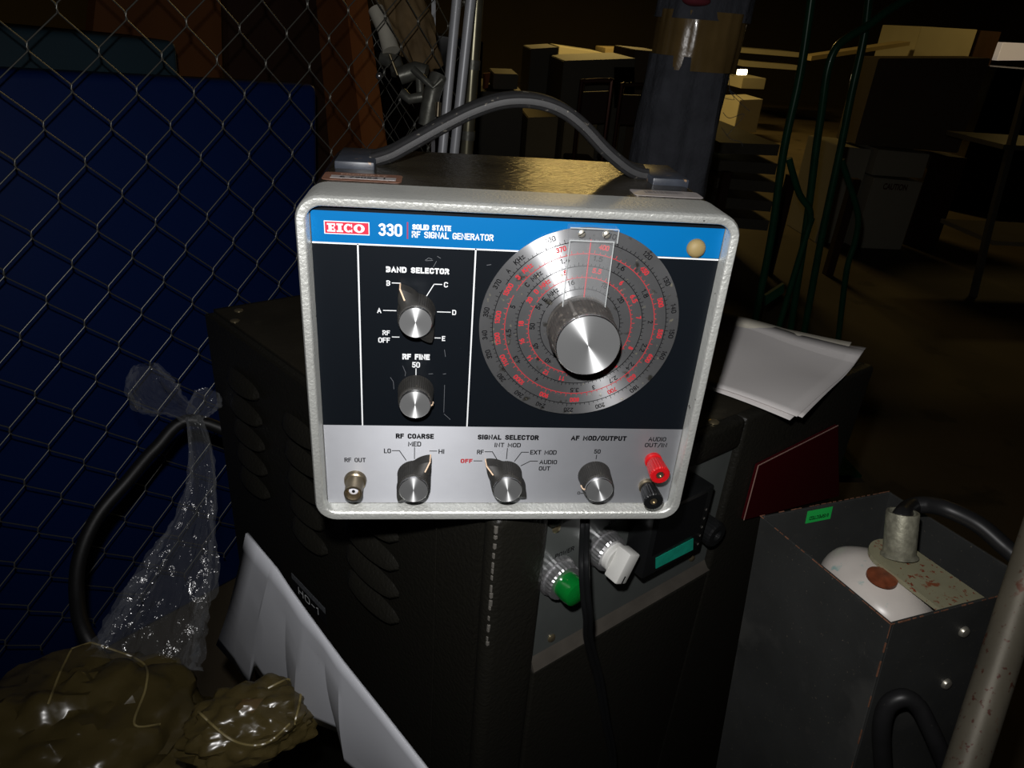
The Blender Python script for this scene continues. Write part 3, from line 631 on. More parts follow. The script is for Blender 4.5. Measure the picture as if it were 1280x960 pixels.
# ------------------------------------------------------------------ black welding-type cabinet under the instrument
K = Vector((-.003, .002, 0)); UR = Vector((.8536, .5210, 0)); UL = Vector((-.629, .777, 0)); NR = Vector((.5210, -.8536, 0)); NL = Vector((-.777, -.629, 0))
TOPZ = -.003
cab = thing('equipment_cabinet', 'black crackle-painted metal cabinet with louvred side and grey control panel, under the silver instrument', 'cabinet', (.05, .3, FLOOR))
LR, LL = .440, .412
RF = frame(K, UR, (0, 0, 1)); LF = frame(K, -UL, (0, 0, 1))      # z out of each face
pk = K - NR * .016
foot = [pk, pk + UR * LR, pk + UR * LR + UL * (LL - .016), pk + UL * (LL - .016)]
bm = B(); prism(bm, [(p.x, p.y) for p in foot], FLOOR, TOPZ)
es = [e for e in bm.edges if all(v.co.z > -.1 for v in e.verts)]
bmesh.ops.bevel(bm, geom=es, offset=.006, segments=3, affect='EDGES')
shell = obj('cabinet_shell', bm, M['crackle'], cab)
bm = B(); tp = [K + UR * .008 + UL * .010 - NR * 0.0, K + UR * (LR - .008) + UL * .010, K + UR * (LR - .008) + UL * (LL - .01), K + UR * .008 + UL * (LL - .01)]
prism(bm, [(p.x, p.y) for p in tp], TOPZ - .001, TOPZ + .0004); obj('cabinet_top', bm, M['top_black'], cab, smooth=False, label='dusty black lid')
for q in ((0.1748, 0.1224, 0.0), (-0.2248, 0.2934, 0.0), (-0.2274, 0.3189, 0.0), (0.2832, 0.1883, 0.0)):
    bm = B(); lathe(bm, [(.0042, 0), (.0042, .0006), (.0030, .0014), (.0008, .0016)], 20, (q[0], q[1])); bmesh.ops.translate(bm, verts=bm.verts, vec=(0, 0, TOPZ + .0004)); obj('lid_screw', bm, M['brass'], cab)
# right-hand face: frame round the recessed panel
def skin(name, u0, u1, z0, z1, bev=.004):
    bm = B(); box(bm, (u0, z0, -.016), (u1, z1, 0), bev=bev, seg=3); return obj(name, bm, M['crackle'], cab, RF)
skin('face_frame', 0, .0462, FLOOR, TOPZ, .007)
skin('face_frame', .2435, LR, FLOOR, TOPZ, .004)
skin('face_frame', .0455, .2440, -.030, TOPZ, .004)
skin('face_frame', .0455, .2440, FLOOR, -.1625, .002)
bm = B(); tube(bm, [(.0022, TOPZ - .006, -.0022), (.0022, -.11, -.0022)], .0009, 6); bm.free()
bm = B(); random.seed(5)
for i in range(16):
    zz = -.012 - i * .0065 + random.uniform(-.002, .002); wv = random.uniform(.0006, .0022)
    box(bm, (.0012, zz - random.uniform(.0008, .003), -.0040), (.0012 + wv, zz + random.uniform(.0008, .003), -.00155), bev=.0002, seg=1)
obj('worn_corner', bm, M['worn'], cab, RF, label='paint worn to bare metal along the corner')['kind'] = 'stuff'
bm = B(); pzl = [(0.0523, -0.1521), (0.2539, -0.1517)]
a = [(.0462, pzl[0][1], -.0060), (.2435, pzl[1][1], -.0060), (.2635, -.1605, -.0002), (.0462, -.1625, -.0002)]
loops(bm, [[Vector(p) for p in a], [Vector(p) + Vector((0, -.003, -.001)) for p in a]]); obj('panel_lip', bm, M['lip'], cab, RF, smooth=False)
bm = B(); box(bm, (.0455, -.1615, -.0072), (.2440, -.0290, -.0062)); cp_ = obj('control_panel', bm, M['grey_panel'], cab, RF, smooth=False, label='recessed grey control panel')
PZ = -.0062
def rl(name, prof, c, m, n=36, par=cp_, mod=None, label=None, tiltF=None, ang=35):
    bm = B(); lathe(bm, prof, n, c, mod); return obj(name, bm, m, par, RF, label=label, angle=ang)
kn = lambda nn, amp: (lambda a, r, z: 1 + (amp if int(round(a / (2 * PI) * nn)) % 2 else 0))
# pushbutton
c_ = (0.0603, -0.0783)
rl('button_ring', [(.0150, PZ), (.0150, PZ + .004), (.0135, PZ + .0045), (.0135, PZ + .010), (.0128, PZ + .0115), (.0100, PZ + .0118)], c_, M['chrome'], 60, mod=kn(60, .03), ang=20, label='knurled chrome button ring')
rl('green_button', [(.0098, PZ + .0100), (.0100, PZ + .0200), (.0092, PZ + .0235), (.0060, PZ + .0250), (.001, PZ + .0255)], c_, M['green_lens'], label='green button lens')
# selector
c_ = (0.103, -0.0722)
rl('selector_ring', [(.0150, PZ), (.0150, PZ + .004), (.0138, PZ + .0045), (.0138, PZ + .011), (.0130, PZ + .0125), (.0100, PZ + .0128)], c_, M['chrome'], 60, mod=kn(60, .03), ang=20, label='knurled chrome selector ring')
bm = B(); lathe(bm, [(.0108, PZ + .0100), (.0108, PZ + .0165), (.0100, PZ + .0175)], 32, c_); sel = obj('selector_hub', bm, M['white_plastic'], cp_, RF)
bm = B(); box(bm, (-.0062, -.0130, PZ + .0165), (.0062, .0118, PZ + .0290), bev=.0015)
bmesh.ops.transform(bm, matrix=Matrix.Translation((c_[0], c_[1], 0)) @ Matrix.Rotation(rad(-25), 4, 'Z'), verts=bm.verts); obj('selector_lever', bm, M['white_plastic'], cp_, RF, label='white selector lever')
bm = B(); box(bm, (-.0007, -.0124, PZ + .0292), (.0007, -.0060, PZ + .0294)); bmesh.ops.transform(bm, matrix=Matrix.Translation((c_[0], c_[1], 0)) @ Matrix.Rotation(rad(-25), 4, 'Z'), verts=bm.verts); obj('lever_mark', bm, M['dark'], cp_, RF, smooth=False)
# meter
lq = [(0.1442, -0.0973), (0.1871, -0.0985), (0.184, -0.0857), (0.1415, -0.0858)]
bm = B(); mq = [(0.1426, -0.0986), (0.1933, -0.0983)]; box(bm, (mq[0][0] - .012, mq[0][1] - .004, PZ), (mq[1][0] + .004, -.0400, PZ + .0215), bev=.002); met = obj('panel_meter', bm, M['black_plastic'], cp_, RF, label='black panel meter')
bm = B(); box(bm, (mq[0][0] - .006, lq[2][1] + .004, PZ + .0215), (mq[1][0] - .004, -.0440, PZ + .0218)); obj('meter_window', bm, M['glass_dark'], cp_, RF, smooth=False)
bm = B(); prism(bm, lq, PZ + .0216, PZ + .0220); obj('green_tape', bm, M['teal'], cp_, RF, smooth=False, label='green embossed tape')
for i in range(5):
    bm = B(); box(bm, (mq[1][0] - .0015, -.0960 + i * .0085, PZ + .0216), (mq[1][0] - .0003, -.0945 + i * .0085, PZ + .0219)); obj('meter_mark', bm, M['worn'], cp_, RF, smooth=False)
# small black knob
c_ = (0.221, -0.1013)
rl('control_knob_collar', [(.0125, PZ), (.0125, PZ + .0030), (.0105, PZ + .0040)], c_, M['chrome'])
rl('control_knob', [(.0110, PZ + .0038), (.0112, PZ + .0180), (.0100, PZ + .0195), (.0050, PZ + .0195), (.0046, PZ + .0165), (.001, PZ + .0165)], c_, M['black_plastic'], 48, mod=kn(48, .025), ang=20, label='black knurled knob')
for q in ((0.065, -0.1432), (0.2229, -0.14), (.0560, -.036)):
    rl('panel_screw', [(.0034, PZ), (.0034, PZ + .0008), (.0022, PZ + .0018), (.0006, PZ + .002)], q, M['brass'], 20)
def pw(s, x0, x1, y0, y1):
    bm = B(); strokes(bm, s, x0, x1, y0, y1, .18, z=PZ); obj('lettering', bm, M['black_ink'], cp_, RF, smooth=False)
pq = [(0.0583, -0.0639), (0.0758, -0.062), (0.0919, -0.0656), (0.0994, -0.0638)]
pw('POWER', pq[0][0], pq[1][0], pq[0][1], pq[0][1] + .0042); pw('OFF', pq[2][0], pq[3][0], pq[2][1], pq[2][1] + .0042); pw('ON', .1080, .1150, -.0560, -.0520)
pw('CURRENT', .2060, .2280, -.0700, -.0670)
# dark red plate
bm = B(); rp_ = [(0.2719, -0.0549), (0.3932, -0.0524), (0.4485, -0.1549), (0.273, -0.1129)]
prism(bm, rp_, .0010, .0040); rpl = obj('red_cover', bm, M['dark_red'], cab, RF, smooth=False, label='dark red acrylic cover plate')
bm = B(); line(bm, [rp_[3], rp_[0], rp_[1]], .0006, .0036, .0043); obj('cover_lit_edge', bm, M['lit_edge'], cab, RF, smooth=False)  # pale line paints the light caught on the cover's left and top edges
# left-hand face: seam, louvres, name plate
bm = B(); box(bm, (-.0560, FLOOR + .001, 0), (-.0545, TOPZ - .008, .0008), bev=.0003, seg=1); obj('side_seam', bm, M['crackle'], cab, LF)
ROWS = [-.052 - .0275 * i for i in range(5)]
for u0, u1 in ((.098, .170), (.202, .262), (.306, .366)):
    for zz in ROWS:
        bm = B(); n1, n2 = 14, 6; rg = []
        for i in range(n1 + 1):
            s = i / n1; x = -(u0 + (u1 - u0) * s); e = math.sin(PI * min(1, max(0, s))) ** .35 if 0 < s < 1 else 0
            rg.append([Vector((x, zz + (-.009 + .018 * j / n2) * (.25 + .75 * e), (.0002 + .0085 * e * math.sin(PI * .5 * (1 - j / n2)) ** .8 * (1 if j else .0 + 1)) if j else .0002)) for j in range(n2 + 1)])
        loops(bm, rg, False, False, closed=False); obj('louvre', bm, M['crackle'], cab, LF, angle=60)
NPL = [(0.2746, -0.2413), (0.2154, -0.2427), (0.2155, -0.2583), (0.2726, -0.2599)]
bm = B(); box(bm, (-.2760, -.2590, 0), (-.2130, -.2370, .0006)); np_ = obj('name_plate', bm, M['dark'], cab, LF, smooth=False, label='small dark name plate reading HO-1')
bm = B(); box(bm, (-.2755, -.2440, .0006), (-.2135, -.2372, .0009)); obj('plate_header', bm, mat('dull_silver_plate', lin(105, 108, 112), .4, .3, var=.3, vscale=300), cab, LF, smooth=False)
bm = B(); strokes(bm, 'HO-1', -.2640, -.2260, -.2560, -.2470, .14, z=.0006); obj('lettering', bm, M['white_ink'], cab, LF, smooth=False)

# ------------------------------------------------------------------ papers on the cabinet
Nn = Vector((.239, .119, 0)); e1 = Vector((.727, .687, 0)); e2 = Vector((-.730, .683, 0))
SH = [(0, 0, 0, 'topmost white sheet of the loose stack beside the instrument'), (.004, -.003, 1.2, 'second white sheet, its corner showing under the top one on the black cabinet'),
      (-.005, .003, -1.4, 'third white sheet showing as a thin left corner below the upper two'), (.002, .006, 2.6, 'lowest white sheet, reaching furthest right in the stack on the cabinet')]
for i, (a, b, r, lb) in enumerate(SH):
    bm = B(); nx, ny = 16, 18; rg = []
    for ix in range(nx + 1):
        row = []
        for iy in range(ny + 1):
            u = .156 * ix / nx; v = .215 * iy / ny
            p = Vector((u, v, 0)); p = Matrix.Rotation(rad(r), 3, 'Z') @ p
            q = Nn + e1 * (p.x + a) + e2 * (p.y + b)
            h = .0016 + .0012 * (3 - i) + .0012 * math.sin(v * 40 + u * 30) + max(0, u - .11) ** 2 * (2.2 + i) + .006 * max(0, (u - .1)) / .05 * max(0, (.06 - v)) / .06
            row.append(Vector((q.x, q.y, h)))
        rg.append(row)
    loops(bm, rg, False, False, closed=False)
    o = obj('sheet_of_paper', bm, M['paper'] if i < 3 else M['paper_b'], angle=80)
    md = o.modifiers.new('s', 'SOLIDIFY'); md.thickness = .0003
    tag(o, lb, 'paper', 'loose white sheets on the black cabinet')

# ------------------------------------------------------------------ open black steel box at the right
A_ = Vector((.2277, .1107, -.0845)); ax = Vector((.2285, -.9674, .1093)); ay = Vector((.9727, .2314, .0144)); L1, L2_, HB = .136, .136, .700
BF = frame(A_, ax, ay)          # x along the near-left rim, y along the far rim, z up
box_t = thing('open_steel_box', 'tall open-topped black steel box with a green sticker inside, at the lower right', 'metal box', (.30, .06, -.78))
th = .0022
def wallp(name, a, b, m=None, par=box_t, label=None):
    bm = B(); box(bm, a, b, bev=.0004, seg=1); return obj(name, bm, m or M['black_steel'], par, BF, label=label)
wallp('side_wall', (0, 0, -HB), (L1, th, 0)); wallp('side_wall', (0, L2_ - th, -HB), (L1, L2_, 0))
far = wallp('side_wall', (0, th, -HB), (th, L2_ - th, 0)); wallp('side_wall', (L1 - th, th, -HB), (L1, L2_ - th, 0))
wallp('floor_plate', (th, th, -HB), (L1 - th, L2_ - th, -HB + th))
bm = B()
for p0, p1 in (((L1, 0, 0), (L1, 0, -.34)), ((0, 0, 0), (L1, 0, 0)), ((0, 0, 0), (0, L2_, 0)), ((L1, 0, 0), (L1, L2_, 0))):
    p0 = Vector(p0); p1 = Vector(p1); n = 22
    for i in range(n):
        if random.random() < .72:
            a = p0.lerp(p1, i / n); b = p0.lerp(p1, (i + random.uniform(.4, 1)) / n); tube(bm, [a, b], random.uniform(.0003, .0006), 5)
obj('rusted_edge', bm, M['rust_edge'], box_t, BF, label='rusted bare edges')['kind'] = 'stuff'
# sticker on the inside of the far wall
SF = BF @ Matrix.Translation((th + .0003, 0, 0)) @ Matrix(((0, 0, 1, 0), (1, 0, 0, 0), (0, 1, 0, 0), (0, 0, 0, 1)))   # x->y, y->z, z->x
bm = B(); box(bm, (.046, -.0145, 0), (.072, -.0025, .0003)); sk = obj('inspection_sticker', bm, M['green_sticker'], far, SF, smooth=False, label='green sticker reading INSPECTED upside down')
bm = B(); strokes(bm, 'INSPECTED', -.0100, .0100, -.0018, .0018, .18, z=.0003, rot=(PI, .059, -.0100)); obj('lettering', bm, M['black_ink'], far, SF, smooth=False)
for yy, zz in ((.0, 0),): pass
WF = BF @ Matrix.Translation((L1, 0, 0)) @ Matrix(((0, 0, 1, 0), (1, 0, 0, 0), (0, 1, 0, 0), (0, 0, 0, 1)))      # on the near-right wall
def on_wall(px, py, F):
    return None
for q in ([(0.3324, -0.004, -0.0959)][0], [(0.3208, -0.02, -0.1292)][0]):
    l_ = WF.inverted() @ Vector(q)
    # slide the point along the camera ray until it lies on the wall
    c0 = WF.inverted() @ CAM; t = c0.z / (c0.z - l_.z); l_ = c0 + (l_ - c0) * t
    bm = B(); lathe(bm, [(.0043, 0), (.0043, .0010), (.0034, .0024), (.0014, .0030)], 20, (l_.x, l_.y)); obj('bolt_head', bm, M['screw'], box_t, WF)
# plate and tube inside
hz = -.074
pl_ = [(0.3024, 0.0588, -0.074), (0.2861, 0.0558, -0.074), (0.3048, -0.0061, -0.074), (0.3505, 0.0049, -0.074)]
tb = Vector((0.3077, 0.0485, -0.0725))
dirp = ((Vector(pl_[2]) + Vector(pl_[3])) / 2 - tb); dirp.z = 0; Ld = dirp.length; dirp.normalize(); sidep = Vector((-dirp.y, dirp.x, 0))
PLF = frame((tb.x, tb.y, hz), dirp, sidep); wp_ = .0205
bm = B(); poly = [(Ld, -wp_), (Ld + .002, wp_)] + [(wp_ * math.cos(rad(a)), wp_ * math.sin(rad(a))) for a in range(90, 271, 15)]
prism(bm, poly, -.0035, 0); plate = obj('bracket_plate', bm, M['rust_plate'], box_t, PLF, smooth=False, label='zinc bracket plate speckled with rust')
bm = B(); lathe(bm, [(.0135, 0), (.0120, .0015), (.0113, .0022), (.0113, .0335), (.0110, .0340), (.0096, .0340), (.0094, .0335), (.0094, .003), (.0001, .003)], 36); tdir = Vector((0.3067, 0.0597, -0.0415)) - tb; tdir.z = .0325; SFr = frame(tb, tdir.orthogonal(), tdir.cross(tdir.orthogonal())); tb_o = obj('conduit_stub', bm, M['zinc'], plate, SFr, label='short galvanised pipe stub')
# ceramic body under the plate
lc = Vector((0.296, 0.043, -0.108))
bm = B(); bmesh.ops.create_uvsphere(bm, u_segments=40, v_segments=20, radius=1)
for v in bm.verts: v.co = Vector((v.co.x * .034, v.co.y * .046, v.co.z * .030)); v.co *= 1 + .03 * noise.noise(v.co * 60)
CFr = frame(lc, (Vector((.2285, -.9674, 0))), (Vector((.97, .23, 0))))
bmesh.ops.rotate(bm, verts=bm.verts, cent=(0, 0, 0), matrix=Matrix.Rotation(rad(90), 3, 'Z'))
cer = obj('ceramic_body', bm, M['ceramic'], box_t, CFr, label='white glazed ceramic body')
bm = B(); dc = Vector((0.285, 0.0304, -0.0775)); lathe(bm, [(.0105, 0), (.0105, .0022), (.009, .003), (.001, .0034)], 28, (dc.x, dc.y)); bmesh.ops.translate(bm, verts=bm.verts, vec=(0, 0, dc.z - .001)); obj('brown_cap', bm, M['amber_disc'], cer, label='brown round cap')

# cables and pole by the box
cb = [(0.3082, 0.0587, -0.055), (0.3055, 0.0578, -0.043), (0.332, 0.0815, -0.0524), (0.3424, 0.0787, -0.0487), (0.3492, 0.0667, -0.044), (0.3641, 0.0522, -0.0462), (0.3741, 0.0365, -0.052), (0.3824, 0.0209, -0.0579), (0.4027, -0.0041, -0.079)]
bm = B(); tube(bm, spline(cb, 8), .0066, 14); tag(obj('rubber_cable', bm, M['rubber']), 'thick black cable curving out of the pipe stub in the open box', 'cable')
cb = [(0.2941, -0.0462, -0.2289), (0.2776, -0.0412, -0.1801), (0.2689, -0.0379, -0.15), (0.2691, -0.0348, -0.1311), (0.2771, -0.0358, -0.1223), (0.2863, -0.0391, -0.1264), (0.2935, -0.0455, -0.1369), (0.3065, -0.0542, -0.1588), (0.3354, -0.0622, -0.206)]
bm = B(); tube(bm, spline(cb, 8), .0060, 14); tag(obj('rubber_cable', bm, M['rubber']), 'black cable looping up against the right face of the open steel box', 'cable')
p0 = Vector((0.3542, -0.0059, -0.0293)); p1 = Vector((0.298, -0.0771, -0.1353)); dv = (p1 - p0).normalized()
bm = B(); tube(bm, [p0 - dv * .30, p0, p1, p1 + dv * .32], .0115, 24); tag(obj('steel_pole', bm, M['pole']), 'rusty grey steel tube leaning at the right edge in front of the open box', 'pole')

# ------------------------------------------------------------------ chain link fence at the left
FO = Vector((-0.4192, 0.5787, 0.1961)); FU = Vector((0.677, 0.736, 0.0)); FNv = Vector((-0.736, 0.677, 0.0)); Wd = .072; Hd = .0790; SL = -.061 * Wd / 2; LEAN = .041
def fp(i, j, off=0.0):
    return FO + FU * (i * Wd / 2) + Vector((0, 0, j * Hd / 2 + SL * i)) + Vector((math.sin(0.8272), -math.cos(0.8272), 0)) * LEAN * j * Hd / 2 + FNv * off
fence = thing('chain_link_fence', 'galvanised chain link fence with diamond mesh in front of the blue plastic panel', 'fence', tuple(FO + Vector((0, 0, FLOOR - FO.z))))
J0, J1 = -20, 5
for i in range(-9, 18):
    bm = B(); pts = []
    for j in range(J0, J1 + 1):
        a = fp(i + ((i + j) % 2), j)
        s = 1 if (i + j) % 2 else -1
        d = Vector((0, 0, .0045))
        for dz, of, sd in ((-d * 1.1, .0, -s), (d * 0, .0016 * s, s * .0), (d * 1.1, .0, -s)):
            pts.append(a + dz + FNv * (of + .0012 * s) + FU * (.0016 * (1 if dz.z == 0 else -.4) * s))
    # straight runs between interlocked bends
    tube(bm, pts, .00088, 6)
    obj('fence_wire', bm, M['wire'], fence, angle=80)
# end post
pb, pt = [(0.0137, 1.0494, 0.03), (0.0217, 1.0581, 0.2822)]
pb = Vector(pb); pt = Vector(pt); dv = (pt - pb).normalized(); off = FU * .004
def to_floor(p, d): return p + d * ((FLOOR - p.z) / d.z)
bm = B(); tube(bm, [to_floor(pb, dv), pt + dv * .25], .0125, 20); obj('end_post', bm, M['galv_post'], fence, label='galvanised tubular end post')
for q in (.10, -.02):
    c = pb + dv * (q + .05); bm = B(); tube(bm, [c - dv * .008, c + dv * .008], .0142, 20); obj('post_band', bm, M['dark_metal'], fence)
# two pale conduits in front of the post
for xa, xb, lb in ((571, 553, 'left of two pale grey pipes leaning beside the fence end post'), (588.5, 568, 'right of two pale grey pipes leaning beside the fence end post')):
    a = Vector(CAM); 
    P0_, P1_ = {571: [(-0.0157, 0.9199, 0.2785), (-0.0325, 0.8951, 0.0543)], 588.5: [(0.005, 0.8951, 0.2798), (-0.0129, 0.8829, 0.0574)]}[xa]
    P0_ = Vector(P0_); P1_ = Vector(P1_); dv = (P1_ - P0_).normalized()
    bm = B(); tube(bm, [P0_ - dv * .3, P0_, P1_, to_floor(P1_, dv)], .0077, 18); tag(obj('metal_pipe', bm, M['grey_paint']), lb, 'pipe')
# clamp and fittings hanging on the fence
cl = thing('pipe_clamp', 'dark cast pipe clamp with bolts beside the pale pipes at the fence', 'clamp', (-0.0505, 0.8896, 0.1043))
def blob(name, pts, r, m, par, n=14, lb=None):
    bm = B(); tube(bm, [Vector(p) for p in pts], r, n); return obj(name, bm, m, par, label=lb)
blob('clamp_jaw', [(-0.1042, 0.9168, 0.1645), (-0.0776, 0.9186, 0.1744), (-0.0609, 0.9146, 0.171)], .014, M['dark_metal'], cl)
blob('clamp_jaw', [(-0.0986, 0.9037, 0.141), (-0.0869, 0.8979, 0.1327), (-0.0665, 0.8978, 0.1376)], .008, M['dark_metal'], cl)
blob('clamp_body', [(-0.0417, 0.9002, 0.1698), (-0.0512, 0.8874, 0.1432), (-0.0559, 0.8867, 0.119), (-0.0594, 0.8868, 0.0968)], .014, M['dark_metal'], cl)
blob('clamp_body', [(-0.0724, 0.9157, 0.1702), (-0.0691, 0.9046, 0.1283)], .0065, M['dark_metal'], cl)
blob('clamp_bolt', [(-0.082, 0.8982, 0.1779), (-0.0488, 0.8811, 0.1534), (-0.0353, 0.8857, 0.1655)], .0055, M['dark_metal'], cl)
blob('threaded_rod', [(-0.1195, 0.9233, 0.1948), (-0.1068, 0.9176, 0.1655)], .0024, M['brass'], cl)
blob('clamp_bolt', [(-0.0408, 0.8752, 0.1332), (-0.0416, 0.8699, 0.1123)], .0045, M['nickel'], cl)
wt = thing('spray_nozzle', 'white plastic nozzle and grey cylinder hanging behind the fence above the clamp', 'nozzle', (-0.1354, 1.0294, 0.1981))
P_ = [Vector(p) for p in [(-0.1503, 1.0615, 0.2554), (-0.1332, 1.042, 0.2226), (-0.123, 1.0257, 0.1941)]]
bm = B(); tube(bm, P_, .012, 16, radii=[.014, .0135, .0155]); obj('nozzle_tube', bm, mat('dull_white_plastic', lin(220, 215, 198), .5, var=.1, vscale=30), wt)
P_ = [Vector(p) for p in [(-0.1413, 1.0333, 0.1824), (-0.1163, 1.0272, 0.1768), (-0.1105, 1.0176, 0.16)]]
bm = B(); tube(bm, P_, .013, 16, radii=[.011, .014, .013]); obj('grey_cylinder', bm, M['dark_metal'], wt)
bm = B(); bmesh.ops.create_uvsphere(bm, u_segments=16, v_segments=10, radius=.006); bmesh.ops.translate(bm, verts=bm.verts, vec=(-0.141, 0.9857, 0.1568)); obj('bright_nut', bm, M['chrome'], wt)
bm = B(); bmesh.ops.create_icosphere(bm, subdivisions=4, radius=1)
cc = Vector((-0.1027, 1.1651, 0.2479))
for v in bm.verts:
    v.co = Vector((v.co.x * .045, v.co.y * .04, v.co.z * .10)) * (1 + .35 * noise.noise(v.co * 3.1)); v.co.x += v.co.z * -.35; v.co += cc
tag(obj('crumpled_sheet', bm, M['tan_cloth'], angle=60), 'crumpled tan plastic sheet hanging behind the fence near the top', 'sheet')
# second fence further back
f2 = thing('far_fence', 'more distant chain link mesh with grey angle post, left of the pale grey pipes', 'fence', tuple(FO + FU * 1.2 + FNv * .75 + Vector((0, 0, FLOOR - FO.z))))
for i in range(24, 38):
    bm = B(); pts = [fp(i + ((i + j) % 2), j, .75) + FNv * (.002 * (1 if (i + j) % 2 else -1)) for j in range(-12, 7)]
    tube(bm, pts, .0011, 5); obj('fence_wire', bm, M['wire'], f2, angle=80)
P_ = [Vector(p) for p in [(-0.0519, 2.0416, -0.136), (-0.0585, 2.0345, 0.284)]]; dv = (P_[1] - P_[0]).normalized()
bm = B(); a = to_floor(P_[0], dv); tube(bm, [a, P_[1] + dv * .2], .0085, 4); obj('angle_post', bm, M['grey_paint'], f2, smooth=False)

# ------------------------------------------------------------------ behind the fence
RL = Matrix.Rotation(-.061, 4, FNv)
def fence_box(name, c2, wd, hg, off, dp, m, label, cat, bev=.01, par=None):
    """upright box parallel to the fence: c2 = (u, z) of the top right corner"""
    c = FO + FU * c2[0] + FNv * off; c.z = c2[1]
    Fm = frame(c, FU + Vector((0, 0, -.061)), (0, 0, 1))
    bm = B(); box(bm, (-wd, -hg, -dp), (0, 0, 0), bev=bev, seg=3); o = obj(name, bm, m, par, Fm)
    if par is None: tag(o, label, cat)
    return o, Fm
zf = lambda zc: zc - FLOOR
blue, BFm = fence_box('blue_plastic_panel', (0.4309, 0.1348), 1.15, .945, .16, .05, M['blue_plastic'], 'large deep blue plastic panel with rounded corner, standing behind the chain link fence', 'panel', .012)
tag(fence_box('storage_bin', (0.2262, 0.1929), .70, .98, .23, .14, M['grey_blue'], '', 'bin', .01)[0], 'grey-blue plastic bin whose rim shows above the blue panel', 'bin')
b3 = thing('wooden_wardrobe', 'tall brown wooden cabinet behind the blue panel with an orange-brown right edge', 'wardrobe', (-0.352, 1.6858, -0.8))
def wboard(name, px, off, m, dp, par):
    q = [Vector(p) for p in px]; bm = B(); hull4(bm, q, FNv * dp); return obj(name, bm, m, par, smooth=False)
def drop(q):      # carry a quad's lower edge to the floor, its upper edge up a little
    a, b, c, d = [Vector(p) for p in q]
    e1_ = (c - b).normalized(); e0_ = (d - a).normalized()
    return [a - e0_ * .35, b - e1_ * .35, to_floor(c, e1_), to_floor(d, e0_)]
def wood(name, q, m, dp, par, label=None):
    bm = B(); hull4(bm, drop(q), FNv * dp); o = obj(name, bm, m, par, smooth=False)
    if label: o['label'] = label
    return o
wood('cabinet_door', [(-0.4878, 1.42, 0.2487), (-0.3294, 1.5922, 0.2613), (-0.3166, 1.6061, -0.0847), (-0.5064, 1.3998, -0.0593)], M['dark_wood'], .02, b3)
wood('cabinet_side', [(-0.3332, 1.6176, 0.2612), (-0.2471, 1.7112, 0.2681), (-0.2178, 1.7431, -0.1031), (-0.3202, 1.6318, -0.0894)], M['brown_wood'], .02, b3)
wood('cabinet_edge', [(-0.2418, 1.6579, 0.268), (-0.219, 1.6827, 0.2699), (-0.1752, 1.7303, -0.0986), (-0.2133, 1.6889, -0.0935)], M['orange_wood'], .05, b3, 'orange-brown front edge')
b4 = wood('wooden_board', [(-0.6887, 1.2607, 0.2332), (-0.51, 1.4549, 0.2474), (-0.5326, 1.4304, -0.066), (-0.7453, 1.1991, -0.0375)], M['brown_wood'], .03, None)
tag(b4, 'flat brown wooden board leaning behind the grey-blue bin', 'board')

# ------------------------------------------------------------------ grey wrapped roll behind the instrument
bl = thing('wrapped_roll', 'tall roll wrapped in a grey moving blanket and bound with amber tape, behind the instrument', 'wrapped roll', (.35, .93, FLOOR))
def roll(z0, z1, r0, r1, m, name, amp=.06, lx=0.0, seed=0, n=72, nz=44, lab=None):
    bm = B(); rg = []
    for k_ in range(nz + 1):
        s = k_ / nz; zz = z0 + (z1 - z0) * s; rr_ = r0 + (r1 - r0) * s
        ring = []
        for i in range(n):
            a = 2 * PI * i / n
            f_ = 1 + amp * (noise.noise(Vector((math.cos(a) * 1.6, math.sin(a) * 1.6, zz * 3 + seed))) + .55 * noise.noise(Vector((math.cos(a) * 5, math.sin(a) * 5, zz * 1.5 + seed))) + .35 * noise.noise(Vector((math.cos(a) * 9, math.sin(a) * 9, zz * 14))))
            ring.append(Vector((.372 + (zz - .1) * .03 + rr_ * f_ * math.cos(a), .92 + rr_ * f_ * .9 * math.sin(a), zz)))
        rg.append(ring)
    loops(bm, rg); return obj(name, bm, m, bl, angle=70, label=lab)
roll(FLOOR, .225, .088, .068, M['blanket'], 'blanket_body', .16)
roll(.205, .290, .071, .071, M['amber_tape'], 'tape_band', .10, seed=3, lab='amber packing tape')
roll(.278, .42, .073, .068, M['blanket'], 'blanket_top', .14, seed=8)
bm = B(); bmesh.ops.create_icosphere(bm, subdivisions=3, radius=.014)
for v in bm.verts: v.co = Vector((v.co.x * 1.6, v.co.y, v.co.z * .6)) * (1 + .3 * noise.noise(v.co * 40)) + Vector((0.3401, 0.855, 0.3033))
obj('red_patch', bm, M['red_cloth'], bl, angle=60, label='patch of dark red cloth')
for k_ in range(6):
    bm = B(); a = rad(-20 + k_ * 14); b0 = Vector((.372 + .070 * math.cos(a), .92 + .062 * math.sin(a), .12 + .022 * k_)); pts = [b0 + Vector((random.uniform(0, .02) * s, -.01 * s, random.uniform(-.02, .015) * s)) for s in range(4)]
    tube(bm, spline(pts, 4), .0005, 4); obj('loose_thread', bm, M['blanket'], bl)

